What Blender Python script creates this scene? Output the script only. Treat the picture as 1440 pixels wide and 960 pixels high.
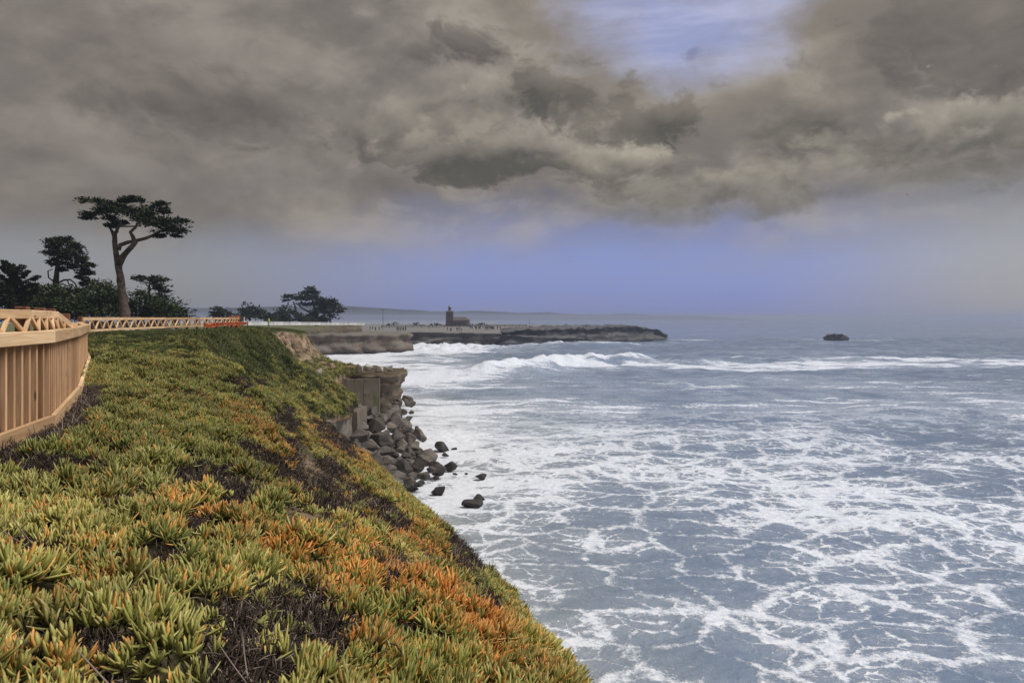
import bpy, bmesh, math, random
import numpy as np
from mathutils import Vector, Matrix

for o in list(bpy.data.objects):
    bpy.data.objects.remove(o)
scene = bpy.context.scene
COL = scene.collection
rng = np.random.default_rng(7)
random.seed(7)
R = math.radians

# ------------------------------------------------------------------ camera
EYE = 12.0            # metres above the sea
FPX = 1000.0          # focal length in photograph pixels (1440 wide)
HOR = 447.0           # row of the horizon
cam_d = bpy.data.cameras.new('camera')
cam = bpy.data.objects.new('camera', cam_d)
COL.objects.link(cam)
cam.location = (0, 0, EYE)
cam.rotation_euler = (R(90), 0, 0)
cam_d.sensor_width = 36.0
cam_d.lens = 36.0 * FPX / 1440.0
cam_d.shift_y = -(480.0 - HOR) / 1440.0
cam_d.clip_start = 0.05
cam_d.clip_end = 40000.0
scene.camera = cam


def at(px, py, d):
    """photograph pixel at depth d (metres along +Y) -> world point"""
    return ((px - 720.0) / FPX * d, d, EYE - (py - HOR) / FPX * d)


# ------------------------------------------------------------------ exposure
EXPO = 1.22
vs = scene.view_settings
vs.view_transform = 'Standard'
vs.look = 'None'
vs.exposure = EXPO
vs.gamma = 1.0
vs.use_curve_mapping = False
KX = 2.0 ** (-EXPO)
scene.cycles.max_bounces = 6
scene.cycles.volume_bounces = 0
scene.cycles.transparent_max_bounces = 6
scene.cycles.use_denoising = True


def s2l(c):
    out = []
    for v in c:
        v = v / 255.0
        out.append(v / 12.92 if v <= 0.04045 else ((v + 0.055) / 1.055) ** 2.4)
    return out


# ------------------------------------------------------------------ node helper
class NT:
    def __init__(self, tree):
        self.t = tree
        self.n = tree.nodes
        self.l = tree.links

    def new(self, typ, **kw):
        nd = self.n.new(typ)
        for k, v in kw.items():
            setattr(nd, k, v)
        return nd

    def put(self, sock, v):
        if isinstance(v, bpy.types.NodeSocket):
            self.l.new(v, sock)
        elif isinstance(v, (tuple, list)) and len(v) == 3 and sock.type == 'RGBA':
            sock.default_value = (*v, 1.0)
        else:
            sock.default_value = v

    def math(self, op, a, b=None, c=None, clamp=False):
        nd = self.new('ShaderNodeMath', operation=op, use_clamp=clamp)
        self.put(nd.inputs[0], a)
        if b is not None:
            self.put(nd.inputs[1], b)
        if c is not None:
            self.put(nd.inputs[2], c)
        return nd.outputs[0]

    def vmath(self, op, a, b=None, out=0):
        nd = self.new('ShaderNodeVectorMath', operation=op)
        self.put(nd.inputs[0], a)
        if b is not None:
            self.put(nd.inputs[1], b)
        return nd.outputs['Value'] if out == 'v' else nd.outputs[0]

    def scale(self, a, s):
        nd = self.new('ShaderNodeVectorMath', operation='SCALE')
        self.put(nd.inputs[0], a)
        self.put(nd.inputs['Scale'], s)
        return nd.outputs[0]

    def mix(self, f, a, b, mode='MIX'):
        nd = self.new('ShaderNodeMix', data_type='RGBA', blend_type=mode)
        self.put(nd.inputs[0], f)
        self.put(nd.inputs[6], a)
        self.put(nd.inputs[7], b)
        return nd.outputs[2]

    def mixf(self, f, a, b):
        nd = self.new('ShaderNodeMix', data_type='FLOAT')
        self.put(nd.inputs[0], f)
        self.put(nd.inputs[2], a)
        self.put(nd.inputs[3], b)
        return nd.outputs[0]

    def smooth(self, v, lo, hi, a=0.0, b=1.0):
        nd = self.new('ShaderNodeMapRange', interpolation_type='SMOOTHSTEP')
        self.put(nd.inputs[0], v)
        self.put(nd.inputs[1], lo)
        self.put(nd.inputs[2], hi)
        self.put(nd.inputs[3], a)
        self.put(nd.inputs[4], b)
        return nd.outputs[0]

    def noise(self, vec, scale, detail=4.0, rough=0.55, dist=0.0, color=False, typ='FBM'):
        nd = self.new('ShaderNodeTexNoise')
        nd.noise_dimensions = '3D'
        nd.noise_type = typ
        if vec is not None:
            self.put(nd.inputs['Vector'], vec)
        nd.inputs['Scale'].default_value = scale
        nd.inputs['Detail'].default_value = detail
        nd.inputs['Roughness'].default_value = rough
        nd.inputs['Distortion'].default_value = dist
        return nd.outputs['Color'] if color else nd.outputs[0]

    def voro(self, vec, scale, feature='F1', detail=0.0, rough=0.5, rand=1.0, out='Distance', smooth=0.5, dims='3D'):
        nd = self.new('ShaderNodeTexVoronoi', feature=feature, voronoi_dimensions=dims)
        self.put(nd.inputs['Vector'], vec)
        nd.inputs['Scale'].default_value = scale
        nd.inputs['Detail'].default_value = detail
        nd.inputs['Roughness'].default_value = rough
        nd.inputs['Randomness'].default_value = rand
        if feature == 'SMOOTH_F1':
            nd.inputs['Smoothness'].default_value = smooth
        return nd.outputs[out]

    def ramp(self, f, stops):
        nd = self.new('ShaderNodeValToRGB')
        cr = nd.color_ramp
        while len(cr.elements) < len(stops):
            cr.elements.new(0.5)
        for e, (p, c) in zip(cr.elements, stops):
            e.position = p
            e.color = (*c, 1.0)
        self.put(nd.inputs[0], f)
        return nd.outputs[0]

    def sep(self, v):
        nd = self.new('ShaderNodeSeparateXYZ')
        self.put(nd.inputs[0], v)
        return nd.outputs

    def comb(self, x, y, z):
        nd = self.new('ShaderNodeCombineXYZ')
        for s, v in zip(nd.inputs, (x, y, z)):
            self.put(s, v)
        return nd.outputs[0]

    def attr(self, name, typ='GEOMETRY', out='Fac'):
        nd = self.new('ShaderNodeAttribute', attribute_type=typ, attribute_name=name)
        return nd.outputs[out]


# ------------------------------------------------------------------ world sky
SUN_EL, SUN_AZ = 57.0, 92.0       # azimuth clockwise from +Y (view direction)
world = bpy.data.worlds.new('World')
scene.world = world
world.use_nodes = True
world.cycles.sampling_method = 'NONE'     # an even overcast needs no importance map
world.node_tree.nodes.clear()
W = NT(world.node_tree)


def build_sky():
    tc = W.new('ShaderNodeTexCoord')
    D = W.vmath('NORMALIZE', tc.outputs['Generated'])
    x, y, z = W.sep(D)
    az = W.math('ARCTAN2', x, y)
    el = W.math('ARCSINE', z)
    P0 = W.comb(az, el, 0.0)
    Dn = W.vmath('MULTIPLY', D, (1.0, 1.0, 1.55))
    # soft domain warp so that no cloud keeps a geometric outline
    w1 = W.vmath('SUBTRACT', W.noise(Dn, 5.0, 2.0, 0.5, color=True), (0.5, 0.5, 0.5))
    w2 = W.vmath('SUBTRACT', W.noise(Dn, 19.0, 4.0, 0.6, color=True), (0.5, 0.5, 0.5))
    warp = W.vmath('ADD', W.scale(w1, 0.15), W.scale(w2, 0.055))
    P = W.vmath('ADD', P0, W.vmath('MULTIPLY', warp, (1.0, 0.62, 0.0)))
    Dw = W.vmath('ADD', Dn, W.scale(w1, 0.10))
    fb = W.noise(Dw, 6.5, 6.0, 0.52)
    bl = W.noise(Dw, 14.0, 8.0, 0.58)
    puff = W.math('ABSOLUTE', W.math('MULTIPLY_ADD', bl, 4.0, -2.0))        # rounded lumps, mean about 0.4
    fine = W.noise(Dw, 42.0, 5.0, 0.62)
    blo = W.noise(W.vmath('ADD', Dw, (0.006, 0.0, 0.030)), 14.0, 5.0, 0.55)
    fbo = W.noise(W.vmath('ADD', Dw, (0.01, 0.0, 0.060)), 6.5, 4.0, 0.52)
    emb = W.math('MULTIPLY_ADD', W.math('SUBTRACT', bl, blo), 1.5, W.math('MULTIPLY', W.math('SUBTRACT', fb, fbo), 1.4))
    streak = W.noise(W.vmath('MULTIPLY', Dn, (1.0, 1.0, 4.0)), 5.0, 6.0, 0.6)
    # clear air behind the clouds: physical sky, toned to the dull blue of the photograph
    skyn = W.new('ShaderNodeTexSky', sky_type='NISHITA')
    skyn.sun_disc = False
    skyn.sun_elevation = R(SUN_EL)
    skyn.sun_rotation = R(SUN_AZ)
    skyn.air_density = 1.0
    skyn.dust_density = 2.0
    nish = W.scale(skyn.outputs[0], 0.10)

    def K(c):
        return [v * KX for v in s2l(c)]
    low = W.mix(W.smooth(az, -0.48, -0.02), K((132, 131, 136)), K((122, 135, 196)))
    low = W.mix(W.smooth(az, 0.30, 0.64), low, K((152, 151, 158)))
    low = W.mix(0.10, low, nish)
    low = W.mix(W.math('MULTIPLY', W.smooth(streak, 0.45, 0.75), 0.30), low, K((150, 152, 166)))
    mid = W.mix(W.smooth(fb, 0.36, 0.66), K((122, 116, 111)), K((158, 150, 141)))
    mid = W.mix(W.smooth(emb, 0.0, 0.60, 0.0, 0.45), mid, K((172, 164, 153)))
    mid = W.mix(W.smooth(emb, 0.0, -0.60, 0.0, 0.45), mid, K((98, 93, 89)))
    mid = W.mix(W.math('MULTIPLY', W.smooth(az, -0.1, -0.55), 0.35), mid, K((124, 116, 111)))
    elw = W.math('ADD', el, W.math('MULTIPLY', W.math('SUBTRACT', fb, 0.5), 0.10))
    col = W.mix(W.smooth(elw, 0.055, W.math('MULTIPLY_ADD', W.smooth(az, -0.5, 0.0), 0.06, 0.13)), low, mid)
    # the thin place in the overcast where blue shows
    hq = W.vmath('MULTIPLY', W.vmath('SUBTRACT', P, (0.250, 0.392, 0.0)), (1 / 0.20, 1 / 0.088, 0.0))
    hd = W.math('SUBTRACT', 1.0, W.vmath('LENGTH', hq, out='v'))
    blue = W.mix(W.smooth(streak, 0.35, 0.68), K((148, 154, 192)), K((180, 182, 212)))
    blue = W.mix(0.08, blue, nish)
    hd = W.math('MULTIPLY_ADD', W.math('SUBTRACT', fb, 0.5), 1.6, hd)
    halo = W.math('MULTIPLY', W.smooth(hd, -1.3, 0.1), 0.75)
    col = W.mix(halo, col, W.mix(W.smooth(fb, 0.4, 0.62), K((140, 132, 122)), K((164, 156, 145))))
    col = W.mix(W.smooth(hd, -0.15, 0.75), col, blue)

    def pa(px, py):
        a = math.atan((px - 720) / FPX)
        return a, math.atan((HOR - py) / FPX * math.cos(a))

    # (px, py, rx, ry, opacity, softness, top colour, base colour, puffiness)
    T1, B1 = (150, 142, 131), (88, 86, 80)
    T2, B2 = (170, 162, 149), (94, 92, 85)
    T3, B3 = (124, 116, 110), (88, 83, 79)
    blobs = [
        (230, 130, 210, 80, .75, .8, T3, B3, .7),
        (330, 165, 120, 50, .65, .5, T3, B3, .8),
        (60, 190, 150, 50, .45, 1.0, (138, 130, 124), (106, 100, 96), .6),
        (90, 60, 170, 60, .40, 1.0, (132, 124, 118), (98, 92, 88), .6),
        (480, 50, 150, 50, .35, 1.0, (140, 133, 125), (106, 100, 95), .6),
        (1370, 40, 200, 80, .85, .55, (128, 120, 113), (82, 78, 75), .8),
        (1430, 95, 150, 45, .7, .6, (124, 117, 111), (86, 82, 78), .8),
        (660, 72, 80, 36, .85, .55, (120, 114, 107), (84, 81, 78), 1.1),
        (580, 88, 52, 28, .75, .55, (120, 114, 107), (88, 85, 81), 1.1),
        (1000, 60, 22, 13, .6, .8, (116, 124, 158), (104, 112, 148), 1.0),
        (1140, 185, 120, 60, .85, .35, T1, B1, 1.0),
        (720, 150, 120, 36, .6, .5, T2, B2, 1.0),
        (800, 135, 100, 42, .92, .50, (124, 118, 109), (80, 78, 73), 1.1),
        (945, 175, 130, 48, .92, .50, (130, 123, 113), (80, 78, 73), 1.1),
        (560, 195, 150, 48, .85, .40, T1, B1, .9),
        (700, 232, 160, 36, .9, .35, T1, (80, 78, 74), .9),
        (1390, 180, 150, 58, .90, .50, T2, B2, 1.1),
        (1235, 212, 130, 46, .88, .5, T2, B2, 1.0),
        (870, 238, 130, 34, .90, .50, (172, 164, 149), (94, 91, 85), 1.1),
        (1020, 252, 170, 28, .85, .6, T2, (90, 88, 82), 1.0),
        (1300, 258, 260, 30, .7, .9, (138, 132, 123), (94, 92, 87), .9),
        (1150, 284, 160, 16, .5, .9, (122, 119, 113), (96, 95, 93), .8),
        (900, 286, 330, 24, .65, 1.0, (134, 130, 123), (108, 106, 104), .7),
        (300, 262, 380, 40, .45, 1.0, (126, 122, 119), (108, 105, 103), .6),
    ]
    fb0 = W.math('MULTIPLY', W.math('SUBTRACT', fb, 0.5), 2.4)
    pf0 = W.math('SUBTRACT', puff, 0.4)
    shade_n = W.math('MULTIPLY_ADD', pf0, 0.75, fb0)
    edge_n = W.math('MULTIPLY_ADD', pf0, 0.95, W.math('MULTIPLY', fb0, 1.1))
    edge_n = W.math('MULTIPLY_ADD', W.math('SUBTRACT', fine, 0.5), 0.7, edge_n)
    shade_n = W.math('MULTIPLY_ADD', W.math('SUBTRACT', fine, 0.5), 0.7, shade_n)
    for px, py, rx, ry, op, soft, top, base, pf in blobs:
        a, e = pa(px, py)
        k = math.cos(a) ** 1.3 * (1.28 if pf >= 0.8 else 1.0)
        q = W.vmath('MULTIPLY', W.vmath('SUBTRACT', P, (a, e, 0.0)), (FPX / (rx * k), FPX / (ry * k), 0.0))
        qs = W.sep(q)
        d = W.math('SUBTRACT', 1.0, W.vmath('LENGTH', q, out='v'))
        d = W.math('MULTIPLY_ADD', edge_n, pf * 0.72, d)
        al = W.math('MULTIPLY', W.smooth(d, 0.0, soft), op)
        t = W.math('MULTIPLY_ADD', qs[1], 0.62, 0.40)
        t = W.math('MULTIPLY_ADD', shade_n, 0.26, t)
        t = W.math('SUBTRACT', t, W.math('MULTIPLY', W.smooth(d, 0.2, 1.2), 0.22))
        t = W.math('MULTIPLY_ADD', emb, 0.75, t, clamp=True)
        col = W.mix(al, col, W.mix(t, K([c_ + 7 for c_ in base]), K([c_ + 4 for c_ in top])))
    # the hemisphere below the horizon only lights undersides: dull sea tone
    col = W.mix(W.smooth(z, -0.05, 0.0), K((95, 100, 110)), col)
    bg = W.new('ShaderNodeBackground')
    W.l.new(col, bg.inputs['Color'])
    bg.inputs['Strength'].default_value = 1.0
    out = W.new('ShaderNodeOutputWorld')
    W.l.new(bg.outputs[0], out.inputs['Surface'])


build_sky()

sun_d = bpy.data.lights.new('sun', 'SUN')
sun_d.energy = 1.5
sun_d.angle = R(35)
sun_d.color = (1.0, 0.965, 0.92)
sun = bpy.data.objects.new('sun', sun_d)
COL.objects.link(sun)
sun.location = (0, 0, 60)
_a, _e = R(SUN_AZ), R(SUN_EL)
sun.rotation_euler = Vector((-math.sin(_a) * math.cos(_e), -math.cos(_a) * math.cos(_e), -math.sin(_e))).to_track_quat('-Z', 'Y').to_euler()

# ------------------------------------------------------------------ numpy noise
_perm = np.random.default_rng(3).permutation(256)
_perm = np.concatenate([_perm, _perm, _perm])
_grad = np.random.default_rng(4).normal(size=(256, 3))
_grad /= np.linalg.norm(_grad, axis=1)[:, None]


def perlin(x, y, z=0.0):
    x, y, z = np.broadcast_arrays(np.asarray(x, float), np.asarray(y, float), np.asarray(z, float))
    xi, yi, zi = np.floor(x).astype(int), np.floor(y).astype(int), np.floor(z).astype(int)
    xf, yf, zf = x - xi, y - yi, z - zi
    u, v, w = [t * t * t * (t * (t * 6 - 15) + 10) for t in (xf, yf, zf)]
    r = 0
    for dx in (0, 1):
        for dy in (0, 1):
            for dz in (0, 1):
                h = _perm[_perm[_perm[(xi + dx) & 255] + ((yi + dy) & 255)] + ((zi + dz) & 255)]
                g = _grad[h]
                dot = g[..., 0] * (xf - dx) + g[..., 1] * (yf - dy) + g[..., 2] * (zf - dz)
                wt = (u if dx else 1 - u) * (v if dy else 1 - v) * (w if dz else 1 - w)
                r = r + wt * dot
    return r * 1.6


def fbm(x, y, z=0.0, oct=4, gain=0.5):
    a, s, f = 1.0, 0.0, 1.0
    for i in range(oct):
        s = s + a * perlin(np.asarray(x) * f + 17.3 * i, np.asarray(y) * f - 9.1 * i, np.asarray(z) * f + 5.7 * i)
        a *= gain
        f *= 2.03
    return s


def sstep(v, a, b):
    t = np.clip((v - a) / (b - a), 0, 1)
    return t * t * (3 - 2 * t)


# ------------------------------------------------------------------ object helpers
def link(o, parent=None):
    COL.objects.link(o)
    if parent is not None:
        o.parent = parent
    return o


def mesh_obj(name, verts, faces, mat, parent=None, smooth=False, edges=()):
    me = bpy.data.meshes.new(name)
    me.from_pydata([tuple(v) for v in verts], list(edges), [tuple(f) for f in faces])
    me.update()
    if smooth:
        me.polygons.foreach_set('use_smooth', np.ones(len(me.polygons), bool))
    if mat:
        me.materials.append(mat)
    return link(bpy.data.objects.new(name, me), parent)


def grid_obj(name, V, mat, smooth=True):
    """V: (rows, cols, 3) -> quad grid mesh, fast"""
    r, c = V.shape[:2]
    idx = np.arange(r * c).reshape(r, c)
    q = np.stack([idx[:-1, :-1], idx[:-1, 1:], idx[1:, 1:], idx[1:, :-1]], -1).reshape(-1, 4)
    me = bpy.data.meshes.new(name)
    me.vertices.add(r * c)
    me.vertices.foreach_set('co', V.reshape(-1).astype(np.float32))
    me.loops.add(q.size)
    me.loops.foreach_set('vertex_index', q.reshape(-1).astype(np.int32))
    me.polygons.add(len(q))
    me.polygons.foreach_set('loop_start', np.arange(0, q.size, 4, dtype=np.int32))
    me.polygons.foreach_set('loop_total', np.full(len(q), 4, np.int32))
    me.update(calc_edges=True)
    me.validate()
    me.polygons.foreach_set('use_smooth', np.full(len(me.polygons), smooth))
    me.materials.append(mat)
    return link(bpy.data.objects.new(name, me))


def tri_obj(name, V, F, mat, parent=None, smooth=False):
    """fast mesh from numpy verts (n,3) and tris (m,3)"""
    me = bpy.data.meshes.new(name)
    me.vertices.add(len(V))
    me.vertices.foreach_set('co', np.asarray(V, np.float32).reshape(-1))
    F = np.asarray(F, np.int32)
    k = F.shape[1]
    me.loops.add(F.size)
    me.loops.foreach_set('vertex_index', F.reshape(-1))
    me.polygons.add(len(F))
    me.polygons.foreach_set('loop_start', np.arange(0, F.size, k, dtype=np.int32))
    me.polygons.foreach_set('loop_total', np.full(len(F), k, np.int32))
    me.update(calc_edges=True)
    me.polygons.foreach_set('use_smooth', np.full(len(F), smooth))
    if mat:
        me.materials.append(mat)
    return link(bpy.data.objects.new(name, me), parent)


def thing(name, label, cat, loc=(0, 0, 0), group=None):
    o = bpy.data.objects.new(name, None)
    o.empty_display_size = 0.3
    o.location = loc
    COL.objects.link(o)
    return tag(o, label, cat, group)


def tag(o, label, cat, group=None, kind=None):
    o['label'] = label
    o['category'] = cat
    if group:
        o['group'] = group
    if kind:
        o['kind'] = kind
    return o


def struct(o, label=None, cat=None):
    o['kind'] = 'structure'
    if label:
        o['label'] = label
    if cat:
        o['category'] = cat
    return o


def local(parent, p):
    return (p[0] - parent.location.x, p[1] - parent.location.y, p[2] - parent.location.z)


def tube_geom(pts, rads, seg=7, knob=0.0):
    pts = [Vector(p) for p in pts]
    V, F = [], []
    n = len(pts)
    for i in range(n):
        t = (pts[min(i + 1, n - 1)] - pts[max(i - 1, 0)]).normalized()
        ref = Vector((0, 1, 0)) if abs(t.y) < 0.8 else Vector((1, 0, 0))
        a = t.cross(ref).normalized()
        b = t.cross(a).normalized()
        for k in range(seg):
            th = 2 * math.pi * k / seg
            r = rads[i] * (1 + knob * (random.random() - 0.5))
            V.append(pts[i] + (a * math.cos(th) + b * math.sin(th)) * r)
    for i in range(n - 1):
        for k in range(seg):
            k2 = (k + 1) % seg
            F.append((i * seg + k, i * seg + k2, (i + 1) * seg + k2, (i + 1) * seg + k))
    F.append(tuple(range(seg))[::-1])
    F.append(tuple((n - 1) * seg + k for k in range(seg)))
    return V, F


def resample(pts, rads, step):
    out, ro = [], []
    P = np.array(pts, float)
    for i in range(len(P) - 1):
        m = max(1, int(np.linalg.norm(P[i + 1] - P[i]) / step))
        p0, p3 = P[max(i - 1, 0)], P[min(i + 2, len(P) - 1)]
        for k in range(m):
            t = k / m
            a = 2 * P[i]
            b = P[i + 1] - p0
            c = 2 * p0 - 5 * P[i] + 4 * P[i + 1] - p3
            d = -p0 + 3 * P[i] - 3 * P[i + 1] + p3
            out.append(0.5 * (a + b * t + c * t * t + d * t ** 3))
            ro.append(rads[i] * (1 - t) + rads[i + 1] * t)
    out.append(P[-1])
    ro.append(rads[-1])
    return out, ro


def merge(parts):
    V, F = [], []
    for v, f in parts:
        o = len(V)
        V += list(v)
        F += [tuple(i + o for i in q) for q in f]
    return V, F


def box_geom(c, s):
    V = [(c[0] + s[0] / 2 * a, c[1] + s[1] / 2 * b, c[2] + s[2] / 2 * d) for a in (-1, 1) for b in (-1, 1) for d in (-1, 1)]
    F = [(0, 1, 3, 2), (4, 6, 7, 5), (0, 4, 5, 1), (2, 3, 7, 6), (0, 2, 6, 4), (1, 5, 7, 3)]
    return V, F


# ------------------------------------------------------------------ materials
def mat(name, rough=0.9, spec=0.3):
    m = bpy.data.materials.new(name)
    m.use_nodes = True
    t = NT(m.node_tree)
    b = t.n['Principled BSDF']
    b.inputs['Roughness'].default_value = rough
    b.inputs['Specular IOR Level'].default_value = spec
    return m, t, b


def simple(name, c, rough=0.8, var=0.25, scale=3.0, spec=0.3, bump=0.0, metal=0.0):
    m, t, b = mat(name, rough, spec)
    tc = t.new('ShaderNodeTexCoord')
    n = t.noise(tc.outputs['Object'], scale, 5, 0.6)
    f = t.smooth(n, 0.3, 0.7, 1 - var, 1 + var)
    t.put(b.inputs['Base Color'], t.mix(1.0, (*c,), t.comb(f, f, f), 'MULTIPLY'))
    b.inputs['Metallic'].default_value = metal
    if bump:
        bn = t.new('ShaderNodeBump')
        bn.inputs['Strength'].default_value = bump
        t.put(bn.inputs['Height'], n)
        t.put(b.inputs['Normal'], bn.outputs[0])
    return m


def wood_mat(name, c1, c2):
    m, t, b = mat(name, 0.75, 0.25)
    tc = t.new('ShaderNodeTexCoord')
    oi = t.new('ShaderNodeObjectInfo')
    v = t.vmath('ADD', tc.outputs['Object'], t.scale(t.comb(oi.outputs['Random'], 0.37, 0.61), 37.0))
    g = t.noise(t.vmath('MULTIPLY', v, (30.0, 30.0, 1.6)), 1.0, 5, 0.6, 0.6)
    big = t.noise(t.vmath('MULTIPLY', v, (5.0, 5.0, 1.2)), 1.0, 3, 0.5)
    knot = t.voro(t.vmath('MULTIPLY', v, (9.0, 9.0, 2.2)), 1.0)
    col = t.mix(t.smooth(g, 0.3, 0.7), c1, c2)
    col = t.mix(t.math('MULTIPLY', t.smooth(big, 0.45, 0.75), 0.45), col, [x * 0.55 for x in c1])
    col = t.mix(t.smooth(knot, 0.16, 0.09), col, [x * 0.35 for x in c1])
    f = t.math('MULTIPLY_ADD', oi.outputs['Random'], 0.5, 0.75)
    col = t.mix(1.0, col, t.comb(f, t.math('POWER', f, 1.15), t.math('POWER', f, 1.35)), 'MULTIPLY')
    t.put(b.inputs['Base Color'], col)
    bn = t.new('ShaderNodeBump')
    bn.inputs['Strength'].default_value = 0.25
    bn.inputs['Distance'].default_value = 0.01
    t.put(bn.inputs['Height'], g)
    t.put(b.inputs['Normal'], bn.outputs[0])
    return m


M = {}
M['wood'] = wood_mat('new_redwood', (0.56, 0.355, 0.19), (0.72, 0.51, 0.31))
M['picket'] = wood_mat('redwood_picket', (0.47, 0.27, 0.145), (0.66, 0.42, 0.25))
M['post'] = wood_mat('brown_post', (0.15, 0.060, 0.034), (0.24, 0.105, 0.06))


def soil_material():
    m, t, b = mat('bluff_soil', 0.95, 0.1)
    g = t.new('ShaderNodeNewGeometry')
    p = g.outputs['Position']
    n1 = t.noise(p, 0.9, 6, 0.6)
    n2 = t.noise(p, 9.0, 5, 0.65)
    n3 = t.noise(p, 60.0, 3, 0.6)
    soil = t.mix(t.smooth(n2, 0.3, 0.7), (0.045, 0.030, 0.020), (0.12, 0.085, 0.060))
    soil = t.mix(t.math('MULTIPLY', t.smooth(n3, 0.55, 0.75), 0.6), soil, (0.24, 0.19, 0.15))
    turf = t.mix(t.smooth(n2, 0.35, 0.7), (0.035, 0.055, 0.018), (0.085, 0.105, 0.035))
    flat = t.mix(t.attr('veg'), soil, turf)
    x, y, z = t.sep(p)
    stv = t.comb(t.math('MULTIPLY', x, 2.6), t.math('MULTIPLY', y, 2.6), t.math('MULTIPLY', z, 0.9))
    st = t.noise(stv, 1.0, 6, 0.65, 0.3)
    lay = t.noise(t.comb(t.math('MULTIPLY', x, 0.10), t.math('MULTIPLY', y, 0.10), t.math('MULTIPLY', z, 2.6)), 1.0, 5, 0.6)
    dirt = t.mix(t.smooth(st, 0.3, 0.7), (0.20, 0.135, 0.085), (0.42, 0.31, 0.22))
    dirt = t.mix(t.math('MULTIPLY', t.smooth(lay, 0.48, 0.62), 0.6), dirt, (0.16, 0.10, 0.065))
    col = t.mix(t.attr('dirt'), flat, dirt)
    t.put(b.inputs['Base Color'], col)
    bn = t.new('ShaderNodeBump')
    bn.inputs['Strength'].default_value = 0.7
    bn.inputs['Distance'].default_value = 0.08
    t.put(bn.inputs['Height'], t.math('ADD', n2, t.math('MULTIPLY', st, 0.6)))
    t.put(b.inputs['Normal'], bn.outputs[0])
    return m


M['soil'] = soil_material()


def rock_material(name, c1, c2, c3, strata=0.5, top=None, scale=1.0, wet=True):
    m, t, b = mat(name, 0.85, 0.35)
    g = t.new('ShaderNodeNewGeometry')
    oi = t.new('ShaderNodeObjectInfo')
    p = t.vmath('ADD', g.outputs['Position'], t.scale((1.0, 0.7, 0.0), t.math('MULTIPLY', oi.outputs['Random'], 30.0)))
    x, y, z = t.sep(p)
    n = t.noise(p, 0.7 * scale, 7, 0.62)
    f = t.noise(p, 5.0 * scale, 6, 0.65)
    wob = t.math('ADD', z, t.math('MULTIPLY', n, 1.5))
    lay = t.noise(t.comb(t.math('MULTIPLY', x, 0.03), t.math('MULTIPLY', y, 0.03), t.math('MULTIPLY', wob, 1.6 * scale)), 1.0, 5, 0.65)
    col = t.mix(t.smooth(n, 0.32, 0.68), c1, c2)
    col = t.mix(t.math('MULTIPLY', t.smooth(lay, 0.45, 0.62), strata), col, c3)
    col = t.mix(t.math('MULTIPLY', t.smooth(f, 0.35, 0.75), 0.5), col, [v * 0.5 for v in c1])
    if top:
        nz = t.sep(g.outputs['Normal'])[2]
        col = t.mix(t.smooth(t.math('ADD', nz, t.math('MULTIPLY', t.math('SUBTRACT', n, 0.5), 0.5)), 0.55, 0.8), col, t.mix(t.smooth(f, 0.3, 0.7), top[0], top[1]))
    ff = t.math('MULTIPLY_ADD', oi.outputs['Random'], 0.8, 0.6)
    col = t.mix(1.0, col, t.comb(ff, ff, ff), 'MULTIPLY')
    if wet:   # rock kept wet by the surf is darker and glossier near the water line
        wz = t.smooth(t.math('ADD', t.sep(g.outputs['Position'])[2], t.math('MULTIPLY', n, 1.2)), 0.6, 2.4)
        col = t.mix(wz, [v * 0.42 for v in c1], col)
        t.put(b.inputs['Roughness'], t.mixf(wz, 0.35, 0.88))
    t.put(b.inputs['Base Color'], col)
    bn = t.new('ShaderNodeBump')
    bn.inputs['Strength'].default_value = 0.8
    bn.inputs['Distance'].default_value = 0.15 / scale ** 1.3
    t.put(bn.inputs['Height'], t.math('ADD', f, t.math('MULTIPLY', lay, strata)))
    t.put(b.inputs['Normal'], bn.outputs[0])
    return m


M['boulder'] = rock_material('boulder_granite', (0.056, 0.049, 0.043), (0.185, 0.162, 0.142), (0.14, 0.105, 0.082), 0.2, scale=1.2)
M['pale_boulder'] = rock_material('pale_boulder', (0.34, 0.31, 0.28), (0.50, 0.47, 0.43), (0.4, 0.36, 0.32), 0.2, scale=1.2, wet=False)
M['headland'] = rock_material('mudstone_headland', (0.15, 0.12, 0.085), (0.28, 0.225, 0.165), (0.20, 0.145, 0.095), 0.5,
                              top=((0.085, 0.07, 0.035), (0.16, 0.10, 0.055)))
M['cliff'] = rock_material('mudstone_cliff', (0.12, 0.095, 0.075), (0.23, 0.18, 0.145), (0.16, 0.12, 0.095), 0.5,
                           top=((0.13, 0.12, 0.10), (0.20, 0.18, 0.15)), scale=0.35)
M['green_cliff'] = rock_material('overgrown_cliff', (0.055, 0.055, 0.032), (0.13, 0.11, 0.065), (0.22, 0.155, 0.11), 0.35,
                                 top=((0.06, 0.075, 0.03), (0.12, 0.12, 0.06)), scale=0.4, wet=False)
M['point'] = rock_material('point_rock', (0.075, 0.068, 0.066), (0.15, 0.135, 0.125), (0.10, 0.085, 0.078), 0.6,
                           top=((0.26, 0.25, 0.24), (0.36, 0.35, 0.33)), scale=0.3)
M['dark_rock'] = rock_material('dark_shelf_rock', (0.028, 0.030, 0.034), (0.060, 0.062, 0.066), (0.04, 0.04, 0.045), 0.6,
                               top=((0.06, 0.062, 0.066), (0.11, 0.11, 0.115)), scale=0.3)


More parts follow.
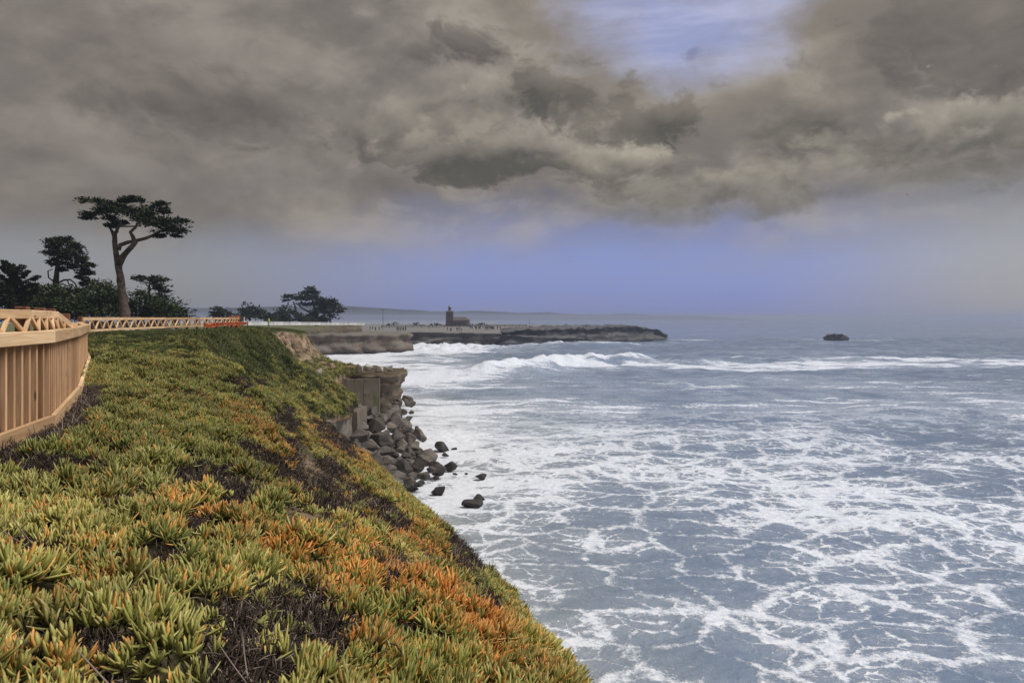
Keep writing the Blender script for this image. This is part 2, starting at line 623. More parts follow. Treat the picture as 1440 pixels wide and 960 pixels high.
def concrete_material():
    m, t, b = mat('seawall_concrete', 0.9, 0.2)
    g = t.new('ShaderNodeNewGeometry')
    oi = t.new('ShaderNodeObjectInfo')
    p = g.outputs['Position']
    x, y, z = t.sep(p)
    n = t.noise(p, 0.8, 7, 0.6)
    drip = t.noise(t.comb(t.math('MULTIPLY', x, 2.2), t.math('MULTIPLY', y, 2.2), t.math('MULTIPLY', z, 0.22)), 1.0, 6, 0.65)
    oc = t.new('ShaderNodeRGB')
    a = t.attr('tone', 'OBJECT', 'Color')
    col = t.mix(t.math('MULTIPLY', t.smooth(n, 0.3, 0.7), 0.5), a, [0.16, 0.14, 0.115])
    col = t.mix(t.math('MULTIPLY', t.smooth(drip, 0.5, 0.72), 0.65), col, (0.085, 0.075, 0.062))
    moss = t.math('MULTIPLY', t.smooth(t.noise(t.comb(x, y, t.math('MULTIPLY', z, 0.25)), 0.9, 4, 0.5), 0.60, 0.70), t.attr('moss', 'OBJECT'))
    col = t.mix(moss, col, (0.09, 0.13, 0.035))
    t.put(b.inputs['Base Color'], col)
    bn = t.new('ShaderNodeBump')
    bn.inputs['Strength'].default_value = 0.4
    bn.inputs['Distance'].default_value = 0.06
    t.put(bn.inputs['Height'], t.noise(p, 4.0, 6, 0.65))
    t.put(b.inputs['Normal'], bn.outputs[0])
    return m


M['concrete'] = concrete_material()


def leaf_material():
    """ice-plant leaf: per-instance 'tint' 0 green .. 1 orange, 't' runs base 0 -> tip 1, 'rnd' per leaf"""
    m, t, b = mat('ice_plant_leaf', 0.42, 0.4)
    tint = t.attr('tint', 'INSTANCER')
    val = t.attr('value', 'INSTANCER')
    yel = t.attr('yellow', 'INSTANCER')
    tt = t.attr('t')
    rnd = t.attr('rnd')
    g1 = t.mix(rnd, (0.180, 0.225, 0.054), (0.390, 0.400, 0.115))
    g1 = t.mix(yel, g1, t.mix(rnd, (0.44, 0.41, 0.11), (0.58, 0.54, 0.20)))
    base = t.mix(t.smooth(tt, 0.0, 0.5), (0.075, 0.075, 0.028), g1)  # leaf foot darkened in the colour, standing for contact shade between leaves
    org = t.mix(t.math('FRACT', t.math('MULTIPLY', rnd, 7.0)), (0.64, 0.22, 0.055), (0.72, 0.40, 0.10))
    amt = t.math('MULTIPLY_ADD', tt, 0.85, t.math('MULTIPLY_ADD', rnd, 0.55, -1.28))
    amt = t.smooth(t.math('MULTIPLY_ADD', tint, 1.15, amt), 0.0, 0.5)
    whole = t.smooth(t.math('MULTIPLY_ADD', tint, 0.16, rnd), 0.955, 0.975)
    amt = t.math('MAXIMUM', amt, t.math('MULTIPLY', whole, 0.9))
    col = t.mix(amt, base, org)
    tipr = t.math('MULTIPLY', t.smooth(tt, 0.82, 1.0), 0.35)
    col = t.mix(tipr, col, (0.42, 0.16, 0.07))
    col = t.mix(1.0, col, t.comb(val, val, val), 'MULTIPLY')
    t.put(b.inputs['Base Color'], col)
    b.inputs['Subsurface Weight'].default_value = 0.0
    return m


def dead_material():
    m, t, b = mat('dead_stems', 0.9, 0.15)
    rnd = t.attr('rnd')
    val = t.attr('value', 'INSTANCER')
    col = t.ramp(rnd, [(0.0, (0.030, 0.021, 0.018)), (0.45, (0.088, 0.064, 0.053)), (0.8, (0.19, 0.148, 0.122)), (1.0, (0.34, 0.28, 0.23))])
    col = t.mix(1.0, col, t.comb(val, val, val), 'MULTIPLY')
    t.put(b.inputs['Base Color'], col)
    return m


def grass_material():
    m, t, b = mat('green_grass_blades', 0.6, 0.25)
    rnd = t.attr('rnd')
    val = t.attr('value', 'INSTANCER')
    yel = t.attr('yellow', 'INSTANCER')
    tint = t.attr('tint', 'INSTANCER')
    tt = t.attr('t')
    g = t.mix(rnd, (0.055, 0.082, 0.022), (0.125, 0.145, 0.042))
    g = t.mix(yel, g, (0.21, 0.19, 0.055))
    g = t.mix(t.smooth(tint, 0.4, 1.0), g, (0.30, 0.13, 0.04))
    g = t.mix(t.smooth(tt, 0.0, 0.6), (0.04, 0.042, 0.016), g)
    col = t.mix(1.0, g, t.comb(val, val, val), 'MULTIPLY')
    t.put(b.inputs['Base Color'], col)
    return m


M['leaf'] = leaf_material()
M['dead'] = dead_material()
M['grass'] = grass_material()
M['bark'] = simple('cypress_bark', (0.125, 0.098, 0.082), 0.95, 0.45, 3.0, 0.1, 0.6)
M['bark_dark'] = simple('dark_bark', (0.07, 0.052, 0.043), 0.95, 0.4, 3.0, 0.1, 0.5)


def foliage_material(name, c1, c2):
    m, t, b = mat(name, 0.75, 0.15)
    g = t.new('ShaderNodeNewGeometry')
    rnd = g.outputs['Random Per Island']
    n = t.noise(g.outputs['Position'], 0.9, 3, 0.5)
    col = t.mix(t.math('MULTIPLY_ADD', n, 0.9, t.math('MULTIPLY', rnd, 0.4), clamp=True), c1, c2)
    t.put(b.inputs['Base Color'], col)
    return m


M['cyp'] = foliage_material('cypress_foliage', (0.010, 0.018, 0.007), (0.045, 0.062, 0.022))
M['cyp_far'] = foliage_material('far_foliage', (0.012, 0.017, 0.012), (0.035, 0.045, 0.026))
M['bush'] = foliage_material('bush_foliage', (0.014, 0.024, 0.008), (0.055, 0.075, 0.024))

# ------------------------------------------------------------------ the bluff
# cross sections: depth, then (x, z below the eye) of fence foot, crest, mid slope, edge
ST = [
    (-8, (-4.4, -1.20), (-1.6, -1.32), (0.3, -1.70), (2.2, -2.6)),
    (0, (-4.2, -1.18), (-1.6, -1.30), (0.0, -1.62), (1.6, -2.5)),
    (3, (-4.2, -1.15), (-1.7, -1.28), (-0.5, -1.65), (0.95, -2.5)),
    (5, (-4.25, -1.14), (-2.2, -1.33), (-0.9, -1.80), (0.40, -2.57)),
    (7, (-4.55, -1.13), (-2.9, -1.38), (-1.4, -2.05), (0.0, -3.0)),
    (9.5, (-5.7, -1.10), (-3.9, -1.35), (-2.2, -2.20), (-0.47, -3.30)),
    (11.5, (-7.0, -0.98), (-4.9, -1.25), (-2.9, -2.35), (-0.92, -3.66)),
    (14, (-8.6, -0.92), (-6.2, -1.10), (-3.9, -2.50), (-1.7, -4.05)),
    (18, (-11.0, -0.78), (-8.3, -1.02), (-5.6, -2.65), (-2.9, -4.55)),
    (23, (-14.0, -0.56), (-11.0, -0.68), (-8.0, -2.70), (-4.6, -5.0)),
    (29, (-16.0, -0.62), (-13.0, -0.70), (-10.8, -2.7), (-6.7, -5.3)),
    (38, (-17.5, -0.74), (-15.2, -0.80), (-13.5, -2.75), (-10.7, -5.6)),
    (45, (-18.7, -0.80), (-16.4, -0.90), (-14.4, -3.0), (-11.0, -5.85)),
    (52, (-20.5, -0.85), (-18.4, -0.98), (-16.4, -3.0), (-11.3, -6.45)),
    (60, (-24.0, -0.85), (-21.6, -1.05), (-19.2, -3.3), (-15.6, -6.3)),
    (70, (-27.0, -0.90), (-24.6, -1.15), (-22.6, -4.4), (-18.5, -6.2)),
    (80, (-28.0, -1.20), (-25.6, -1.45), (-23.9, -4.5), (-20.0, -6.1)),
    (88, (-29.0, -1.40), (-26.3, -1.65), (-23.6, -4.8), (-18.0, -6.4)),
    (96, (-32.0, -1.60), (-29.0, -1.90), (-27.6, -6.0), (-26.0, -8.0)),
    (106, (-42.0, -1.7), (-40.0, -2.0), (-39.0, -7.0), (-38.0, -9.5)),
]


def hermite(t, T, Y):
    """C1 interpolation of rows Y at knots T, damped tangents"""
    T = np.asarray(T, float)
    Y = np.asarray(Y, float)
    s = (Y[1:] - Y[:-1]) / (T[1:] - T[:-1])[:, None]
    m = np.zeros_like(Y)
    m[0], m[-1] = s[0], s[-1]
    m[1:-1] = np.where(s[1:] * s[:-1] > 0, 2 * s[1:] * s[:-1] / (s[1:] + s[:-1] + 1e-12), 0.0)
    i = np.clip(np.searchsorted(T, t) - 1, 0, len(T) - 2)
    h = (T[i + 1] - T[i])
    u = ((t - T[i]) / h)[:, None]
    h = h[:, None]
    return ((2 * u ** 3 - 3 * u ** 2 + 1) * Y[i] + (u ** 3 - 2 * u ** 2 + u) * h * m[i]
            + (-2 * u ** 3 + 3 * u ** 2) * Y[i + 1] + (u ** 3 - u ** 2) * h * m[i + 1])


ROWS = np.concatenate([np.arange(-8, 0, 0.5), np.arange(0, 16, 0.09), np.arange(16, 40, 0.2), np.arange(40, 106.01, 0.33)])
ctrl = []
for st in ST:
    y, C, D_, E, F = st
    inl = -1.9 if y < 60 else -2.2
    pts = [(-90, inl - 0.3), (C[0] - 8.0 if y < 80 else -60, inl), (C[0] - 3.0, min(C[1] - 0.15, -1.15 if 14 < y < 60 else 0)), C, D_, E, F,
           (F[0] + 0.55, F[1] - 1.2), (F[0] + 0.9, -9.5 if F[1] > -9 else -11), (F[0] + 1.3, -13.5)]
    if 36 < y < 56:          # the lip overhangs the seawall
        pts[-3:] = [(F[0] + 0.05, F[1] - 0.55), (F[0] - 1.5, F[1] - 1.0), (F[0] - 1.6, -13.5)]
    ctrl.append([c for p in pts for c in p])
ctrl = np.array(ctrl)
CR = hermite(ROWS, [s[0] for s in ST], ctrl).reshape(len(ROWS), -1, 2)
UK = np.array([0, 1, 2, 3, 4, 5, 6, 7, 8, 9], float)
UF = np.concatenate([np.linspace(0, 2, 14)[:-1], np.linspace(2, 3, 12)[:-1], np.linspace(3, 6, 170)[:-1], np.linspace(6, 9, 34)])
BL = np.zeros((len(ROWS), len(UF), 3))
for r in range(len(ROWS)):
    xz = hermite(UF, UK, CR[r])
    BL[r, :, 0] = xz[:, 0]
    BL[r, :, 1] = ROWS[r]
    BL[r, :, 2] = EYE + xz[:, 1]
# unevenness: hummocks on the slope, gullies on the steep faces
X, Y_, Z = BL[..., 0].copy(), BL[..., 1].copy(), BL[..., 2].copy()
dist = np.maximum(Y_, 2.0)
slope_w = sstep(UF, 2.9, 4.2)[None, :]
hum = fbm(X * 0.9, Y_ * 0.9, 0, 3) * 0.10 + fbm(X * 0.33, Y_ * 0.33, 3, 3) * 0.16 * sstep(dist, 6, 14)
hum = hum * slope_w * np.where(Y_ < 6, 0.75, 1.0)
bigm = fbm(X * 0.16 + 4, Y_ * 0.12, 7, 3) * 0.55 * sstep(dist, 12, 30) * (sstep(UF, 4.2, 5.0) * (1 - sstep(UF, 5.6, 6.2)))[None, :]
BL[..., 2] += hum + bigm
cl = sstep(UF, 4.1, 5.0)[None, :] * sstep(dist, 20, 32)
BL[..., 0] += fbm(X * 0.5, Y_ * 0.55, Z * 0.35, 4) * 0.55 * cl
rag = sstep(UF, 5.8, 6.6)[None, :]
BL[..., 0] += rag * fbm(Y_ * 0.8, Z * 0.9, 2.0, 4) * 0.35 * sstep(dist, 3, 10)
gy = fbm(X * 0.8 + 3, Y_ * 1.3, Z * 0.15, 4) * 0.6 * sstep(dist, 62, 68) * sstep(UF, 4.2, 4.8)[None, :] * (1 - sstep(UF, 5.3, 5.8))[None, :]
BL[..., 0] += gy

bluff = grid_obj('bluff_ground', BL, M['soil'])
struct(bluff)
# normals of the grid
du = np.gradient(BL, axis=1)
dv = np.gradient(BL, axis=0)
NB = np.cross(du, dv)
AREA = np.linalg.norm(NB, axis=2)
NB = NB / np.maximum(AREA, 1e-9)[..., None]
NB *= np.sign(NB[..., 2:3] + 1e-9)
steep = 1 - sstep(NB[..., 2], 0.45, 0.75)
dirtw = np.clip(steep * sstep(Y_, 60, 66) * (1 - sstep(np.broadcast_to(UF[None, :], Y_.shape), 5.5, 5.9)) + sstep(np.broadcast_to(UF[None, :], Y_.shape), 6.2, 6.6), 0, 1)
dirtw = np.clip(dirtw + (fbm(X * 0.5, Y_ * 0.5, 9, 3) > 0.35) * 0.5 * sstep(Y_, 64, 70) * steep, 0, 1)
U2_ = np.broadcast_to(UF[None, :], Y_.shape)
dirtw = np.clip(dirtw + sstep(Y_, 63, 68) * sstep(U2_, 4.15, 4.5) * (1 - sstep(U2_, 5.7, 6.1)) * np.clip(0.75 + 0.9 * fbm(X * 0.35, Y_ * 0.35, 3, 4), 0, 1), 0, 1)
vegw = np.clip(0.35 + sstep(Y_, 9, 20) * 0.6 + fbm(X * 0.7, Y_ * 0.7, 5, 3) * 0.5, 0, 1)
for nm, arr in (('veg', vegw), ('dirt', dirtw)):
    at_ = bluff.data.attributes.new(nm, 'FLOAT', 'POINT')
    at_.data.foreach_set('value', arr.reshape(-1).astype(np.float32))

pxv, pyv = 720 + 1000 * BL[..., 0] / np.maximum(BL[..., 1], 0.3), HOR - 1000 * (BL[..., 2] - EYE) / np.maximum(BL[..., 1], 0.3)
for cx_, cy_, rx_, ry_ in ((434, 655, 40, 40), (428, 724, 60, 24)):      # scoured places with pale gravel
    gv = 1 - np.hypot((pxv - cx_) / rx_, (pyv - cy_) / ry_) + 0.7 * fbm(X * 1.6, Y_ * 1.6, 2, 4)
    dirtw = np.maximum(dirtw, np.where((Y_ > 5) & (U2_ < 6.0), sstep(gv, 0.1, 0.8) * 0.6, 0))
bluff.data.attributes['dirt'].data.foreach_set('value', dirtw.reshape(-1).astype(np.float32))
from mathutils.bvhtree import BVHTree
_bm = bmesh.new()
_bm.from_mesh(bluff.data)
BVH = BVHTree.FromBMesh(_bm)
_bm.free()


def ground_z(x, y):
    h = BVH.ray_cast(Vector((x, y, 40.0)), Vector((0, 0, -1)))
    return h[0].z if h[0] is not None else EYE - 2.0


def on_bluff(px, py):
    d = Vector(((px - 720) / FPX, 1.0, -(py - HOR) / FPX))
    h = BVH.ray_cast(Vector((0, 0, EYE)), d.normalized())
    return h[0], h[1]
#@@PART2@@

# ------------------------------------------------------------------ far land: extruded plans with worn faces


def cliff_block(name, poly, ztop, zbot, m, amp=1.0, ds=2.0, nz=10, profile=None, freq=0.12, closed_top=True, rings=3, top_amp=0.25):
    P = np.array(poly, float)
    pts = []
    for i in range(len(P)):
        a, b = P[i], P[(i + 1) % len(P)]
        n = max(1, int(np.linalg.norm(b - a) / ds))
        for k in range(n):
            pts.append(a + (b - a) * k / n)
    pts = np.array(pts)
    for _ in range(2):
        pts = 0.25 * np.roll(pts, 1, 0) + 0.5 * pts + 0.25 * np.roll(pts, -1, 0)
    t = np.roll(pts, -1, 0) - np.roll(pts, 1, 0)
    n = np.stack([t[:, 1], -t[:, 0]], 1)
    n /= np.linalg.norm(n, axis=1)[:, None] + 1e-9
    area = 0.5 * np.sum(pts[:, 0] * np.roll(pts[:, 1], -1) - np.roll(pts[:, 0], -1) * pts[:, 1])
    if area < 0:
        n = -n
    V, F = [], []
    N = len(pts)
    for j in range(nz + 1):
        f = j / nz
        off = profile(f) if profile else 0.0
        zt = ztop(pts[:, 0], pts[:, 1])
        z = zbot + (zt - zbot) * f
        nn = fbm(pts[:, 0] * freq, pts[:, 1] * freq, z * freq * 1.6, 5, 0.55) * amp
        led = perlin(z * 0.9 + 3.1, pts[:, 0] * 0.02, 0.5) * amp * 0.5
        rr = pts + n * (off + nn + led)[:, None]
        for i in range(N):
            V.append((rr[i, 0], rr[i, 1], z[i] + (fbm(rr[i, 0] * 0.2, rr[i, 1] * 0.2, 1.0, 2) * top_amp if j == nz else 0)))
        if j:
            for i in range(N):
                i2 = (i + 1) % N
                F.append(((j - 1) * N + i, (j - 1) * N + i2, j * N + i2, j * N + i))
    cen = pts.mean(0)
    last = nz * N
    for r in range(1, rings + 1):
        f = 1 - r / (rings + 1) * 0.9
        base = len(V)
        rr = cen + (pts - cen) * f
        zt = ztop(rr[:, 0], rr[:, 1]) + fbm(rr[:, 0] * 0.15, rr[:, 1] * 0.15, 2.0, 3) * top_amp
        V += [(rr[i, 0], rr[i, 1], zt[i]) for i in range(N)]
        for i in range(N):
            i2 = (i + 1) % N
            F.append((last + i, last + i2, base + i2, base + i))
        last = base
    V.append((cen[0], cen[1], float(ztop(cen[0:1], cen[1:2])[0])))
    for i in range(N):
        F.append((last + i, last + (i + 1) % N, len(V) - 1))
    o = mesh_obj(name, V, F, m, None, True)
    bm = bmesh.new()
    bm.from_mesh(o.data)
    bmesh.ops.recalc_face_normals(bm, faces=bm.faces)
    bm.to_mesh(o.data)
    bm.free()
    return struct(o)


def lin(*pts):
    """height below the eye as a function of depth, piecewise linear"""
    ys = [p[0] for p in pts]
    zs = [p[1] for p in pts]
    return lambda x, y: EYE + np.interp(y, ys, zs)


# low headland with the second seawall
def head_prof(f):
    return 0.45 * (math.cos(f * 2.2 * math.pi) * 0.5) + (0.3 if f > 0.8 else 0.0) - 0.2


cliff_block('headland', [(-26, 83.5), (-20.2, 83.0), (-17.2, 82.6), (-14.9, 82.6), (-13.9, 83.6), (-13.6, 86), (-13.9, 90), (-15, 93), (-20, 96), (-28, 96)],
            lin((82, -6.75), (86, -6.55), (96, -6.5)), -1.0, M['headland'], amp=0.85, ds=0.35, nz=26, profile=head_prof, freq=0.45, rings=8, top_amp=0.35)

# the inland terrace (camera sees it edge on) and the cliffs of the bay
cliff_block('terrace', [(-45, 99), (-56, 120), (-68, 150), (-80, 185), (-84, 225), (-80, 240), (-66, 246), (-58, 250), (-56, 262), (-70, 300), (-80, 340), (-420, 420), (-420, 60), (-88, 60), (-60, 92)],
            lin((60, -2.1), (100, -1.7), (160, -1.75), (240, -2.15), (300, -2.5), (420, -3.6)), -1.0, M['green_cliff'], amp=1.6, ds=3.0, nz=14,
            profile=lambda f: 7.0 * (1 - f) ** 1.2, freq=0.07, rings=4)
cliff_block('rock_ledge', [(-82, 236), (-76, 231), (-66, 233), (-58, 236), (-48, 238), (-40, 241), (-35.2, 246), (-36, 254), (-46, 262), (-62, 268), (-84, 262)],
            lin((230, -5.7), (242, -5.5), (270, -5.0)), -1.0, M['cliff'], amp=2.0, ds=0.8, nz=16, profile=lambda f: 0.5 * math.sin(f * 5.0) - 0.4 * f, freq=0.16, rings=4, top_amp=0.8)
# the point: pale bare top, mudstone face, then dark shelf reaching out to sea
cliff_block('point_ground', [(-60, 296), (-48, 303), (-38, 299), (-24, 300), (-8, 301), (-2, 308), (6, 325), (16, 350), (30, 372), (45, 400), (40, 440), (0, 470), (-70, 480), (-125, 470), (-110, 340), (-80, 310)],
            lin((295, -6.4), (312, -6.0), (360, -5.0), (400, -4.4), (470, -4.3), (520, -4.3)), -1.0, M['point'], amp=2.2, ds=1.2, nz=14, profile=lambda f: 0.8 * math.sin(f * 4), freq=0.11, rings=5)
cliff_block('dark_shelf', [(-4, 304), (4, 302), (14, 311), (24, 322), (38, 336), (52, 352), (66, 366), (78, 378), (85, 386), (84, 396), (66, 408), (36, 410), (10, 380), (-2, 330)],
            lambda x, y: EYE - 5.0 - 0.006 * np.maximum(0, 345 - y) - 1.3 * sstep(x, 62, 76) - 4.6 * sstep(x, 74, 86) + 0.5 * sstep(x, 20, 45), -1.0, M['dark_rock'], amp=1.5, ds=1.1, nz=16,
            profile=lambda f: 1.2 * math.sin(f * 6.5) + 1.8 * (1 - f), freq=0.13, rings=7, top_amp=1.7)
cliff_block('shelf_step', [(-6, 299), (4, 297), (16, 303), (28, 314), (40, 328), (30, 333), (10, 318), (-4, 306)],
            lambda x, y: EYE - 7.4 - 0.06 * np.maximum(0, x), -1.0, M['dark_rock'], amp=1.3, ds=0.9, nz=10, profile=lambda f: 0.9 * math.sin(f * 6), freq=0.18, rings=4, top_amp=0.6)

M['hill'] = simple('far_hill', (0.05, 0.06, 0.075), 1.0, 0.3, 0.004)
hx = np.linspace(-4800, 2000, 160)
HV = np.zeros((2 + 6, 160, 3))
for r in range(8):
    f = r / 7
    prof = 74 + 34 * fbm(hx * 0.0009 + 2, 0.3, 0, 4) - 54 * sstep(hx, -1800, 1700) - 40 * sstep(hx, 700, 1950)
    HV[r, :, 0] = hx
    HV[r, :, 1] = 4300 + 700 * f
    HV[r, :, 2] = -2 + np.maximum(prof + 6, 0) * math.sin(f * math.pi / 2) + 4 * fbm(hx * 0.004, f * 3, 1, 3) * f
struct(grid_obj('far_hills', HV, M['hill']))

# ------------------------------------------------------------------ seawalls


def slab_panel(name, parent, a, b, thick, tone, moss=0.0, seed=0, nz=12, lean=0.0):
    """panel between plan points a,b = (x, y, ztop, zbot), outward side to the right of a->b"""
    rnd = np.random.default_rng(seed)
    ax, ay, at_, ab = a
    bx, by, bt, bb = b
    L = math.hypot(bx - ax, by - ay)
    nx, ny = (by - ay) / L, -(bx - ax) / L
    n = max(4, int(L / 0.35))
    V, F = [], []
    for side in (0, 1):
        for j in range(nz + 1):
            for i in range(n + 1):
                u, f = i / n, j / nz
                x, y = ax + (bx - ax) * u, ay + (by - ay) * u
                zt, zb = at_ + (bt - at_) * u, ab + (bb - ab) * u
                z = zb + (zt - zb) * f
                o = (thick if side == 0 else 0) + lean * (1 - f)
                if side == 0:
                    o += 0.10 * float(fbm(x * 0.9, y * 0.9, z * 1.1 + seed, 4))
                if j == nz:
                    z += 0.12 * float(fbm(x * 1.7, y * 1.7, seed * 3.1, 3))
                V.append(Vector((x + nx * o, y + ny * o, z)) - parent.location)
    W_ = (nz + 1) * (n + 1)
    idx = lambda s, j, i: s * W_ + j * (n + 1) + i
    for j in range(nz):
        for i in range(n):
            F.append((idx(0, j, i), idx(0, j, i + 1), idx(0, j + 1, i + 1), idx(0, j + 1, i)))
            F.append((idx(1, j, i), idx(1, j + 1, i), idx(1, j + 1, i + 1), idx(1, j, i + 1)))
    for i in range(n):
        F.append((idx(0, nz, i), idx(0, nz, i + 1), idx(1, nz, i + 1), idx(1, nz, i)))
    for j in range(nz):
        F.append((idx(0, j, 0), idx(0, j + 1, 0), idx(1, j + 1, 0), idx(1, j, 0)))
        F.append((idx(0, j, n), idx(1, j, n), idx(1, j + 1, n), idx(0, j + 1, n)))
    o = mesh_obj(name, V, F, M['concrete'], parent, False)
    o['tone'] = tone
    o['moss'] = moss
    return o


def zz(v):
    return EYE + v


w1 = thing('seawall', 'grey concrete seawall under the overhanging ice plant lip, boulders piled at its foot', 'seawall', (-11.0, 46.0, 0.5))
slab_panel('wall_panel', w1, (-11.35, 37.4, zz(-6.0), 0.5), (-11.42, 43.6, zz(-6.15), 0.5), 0.5, (0.24, 0.215, 0.185), 0.0, 1)
slab_panel('wall_panel', w1, (-11.5, 43.66, zz(-6.15), 0.5), (-11.62, 49.4, zz(-6.5), 0.5), 0.5, (0.215, 0.195, 0.17), 0.2, 2)
slab_panel('wall_panel', w1, (-11.5, 49.46, zz(-6.55), 0.5), (-11.75, 54.2, zz(-6.75), 0.5), 0.7, (0.15, 0.125, 0.10), 0.3, 3)
slab_panel('wall_panel', w1, (-11.75, 54.3, zz(-6.8), 0.5), (-13.6, 58.5, zz(-6.9), 0.5), 0.65, (0.15, 0.128, 0.105), 0.3, 4)
w2 = thing('seawall', 'mossy brown concrete seawall facing the low headland with pale boulders on top', 'seawall', (-18.5, 81.6, 0.2))
slab_panel('wall_panel', w2, (-22.6, 80.4, zz(-6.3), 0.2), (-19.6, 81.6, zz(-6.85), 0.2), 0.5, (0.19, 0.162, 0.125), 0.7, 5)
slab_panel('wall_panel', w2, (-19.55, 81.62, zz(-6.9), 0.2), (-17.0, 81.75, zz(-6.95), 0.2), 0.5, (0.185, 0.16, 0.125), 1.0, 6)
slab_panel('wall_panel', w2, (-16.95, 81.78, zz(-6.98), 0.2), (-15.2, 81.9, zz(-6.95), 0.2), 0.45, (0.18, 0.153, 0.118), 0.6, 7)

# ------------------------------------------------------------------ boulders


def boulder_mesh(seed, sub=3):
    """quarry stone: hull of a few random points, edges worn, faces slightly rough"""
    r = np.random.default_rng(seed)
    bm = bmesh.new()
    for _ in range(int(r.integers(11, 17))):
        n = r.normal(size=3)
        n /= np.linalg.norm(n)
        bm.verts.new(n * r.uniform(0.82, 1.08))
    res = bmesh.ops.convex_hull(bm, input=bm.verts)
    junk = list({g for g in res['geom_interior'] + res['geom_unused'] if isinstance(g, bmesh.types.BMVert)})
    if junk:
        bmesh.ops.delete(bm, geom=junk, context='VERTS')
    bmesh.ops.dissolve_limit(bm, angle_limit=R(14), verts=bm.verts, edges=bm.edges)
    bmesh.ops.bevel(bm, geom=list(bm.edges), offset=float(r.uniform(0.10, 0.19)), segments=3, profile=0.55, affect='EDGES', clamp_overlap=True)
    bmesh.ops.triangulate(bm, faces=bm.faces)
    bmesh.ops.subdivide_edges(bm, edges=[e for e in bm.edges if e.calc_length() > 0.22], cuts=2, use_grid_fill=True)
    bmesh.ops.triangulate(bm, faces=bm.faces)
    for v in bm.verts:
        p = np.array(v.co)
        v.co = p * (1 + 0.07 * float(fbm(p[0] * 2.2 + seed, p[1] * 2.2, p[2] * 2.2, 4)))
    me = bpy.data.meshes.new('boulder')
    bm.to_mesh(me)
    bm.free()
    # unit half-extents
    co = np.array([v.co[:] for v in me.vertices])
    co -= (co.max(0) + co.min(0)) / 2
    co /= (co.max(0) - co.min(0)) / 2
    me.vertices.foreach_set('co', co.reshape(-1))
    me.polygons.foreach_set('use_smooth', np.ones(len(me.polygons), bool))
    me.update()
    me.set_sharp_from_angle(angle=R(24))
    return me


BM_ = [boulder_mesh(100 + i) for i in range(14)]
for me in BM_:
    me.materials.append(M['boulder'])
PBM = boulder_mesh(140)
PBM.materials.append(M['pale_boulder'])


def pile_z(x, y):
    """surface of the boulder slope"""
    return np.maximum(0.0, 3.7 - 0.62 * (x + 10.2) - 0.02 * np.maximum(0, y - 60))


def put_boulder(px, py, w, h, label, group, mesh=None, depth=None, sink=0.0):
    # follow the ray until it meets the boulder slope or the sea
    dx, dz = (px - 720) / FPX, -(py - HOR) / FPX
    d = depth
    if d is None:
        for d in np.arange(40, 100, 0.25):
            if EYE + dz * d <= pile_z(dx * d, d) + 0.05:
                break
    sx = w / FPX * d / 2 * (1.0 if depth is None else 0.92)
    sz = h / FPX * d / 2 * 1.0
    o = bpy.data.objects.new('boulder', mesh or random.choice(BM_))
    # pixel is the centre of the visible front; push the body back by its radius
    sy = max(0.75 * sx, 1.0 * sz) * random.uniform(0.9, 1.15)
    o.location = (dx * (d + sy * 0.5), d + sy * 0.5, EYE + dz * (d + sy * 0.5) - sink)
    o.scale = (sx, sy, max(sz, 0.45 * sx))
    o.rotation_euler = (random.uniform(-.25, .25), random.uniform(-.25, .25), random.uniform(-.5, .5))
    link(o)
    tag(o, label, 'boulder', group)
    return o


ZF = 4.363
pile = [(405, 350, 80, 75), (430, 430, 140, 110), (562, 402, 92, 115), (522, 440, 70, 70), (335, 490, 110, 90), (455, 525, 150, 110),
        (560, 515, 95, 125), (632, 512, 105, 80), (700, 490, 85, 95), (592, 468, 115, 50), (382, 558, 105, 65), (492, 590, 115, 75),
        (355, 612, 115, 85), (412, 655, 115, 120), (502, 648, 105, 75), (612, 622, 75, 60), (662, 562, 105, 55), (642, 592, 65, 60),
        (592, 685, 105, 110), (682, 672, 125, 105), (742, 632, 125, 120), (812, 692, 125, 105), (890, 678, 85, 62), (520, 695, 75, 55),
        (478, 720, 85, 95), (560, 738, 115, 65), (545, 785, 105, 80), (632, 768, 85, 50), (722, 742, 82, 58), (300, 545, 60, 70),
        (320, 585, 70, 70), (545, 612, 65, 55), (400, 700, 80, 70), (620, 450, 45, 40), (480, 480, 70, 60), (700, 600, 70, 55), (510, 545, 80, 60),
        (580, 570, 70, 60), (640, 655, 60, 60), (440, 775, 90, 60), (770, 700, 60, 45), (390, 395, 70, 60), (465, 385, 70, 60), (350, 440, 70, 70), (590, 540, 70, 60)]
for zx, zy, zw, zh in pile:
    put_boulder(430 + zx / ZF, 500 + zy / ZF, zw / ZF, zh / ZF, 'grey angular boulder heaped with others between the concrete seawalls and the surf', 'boulders piled below the seawalls')
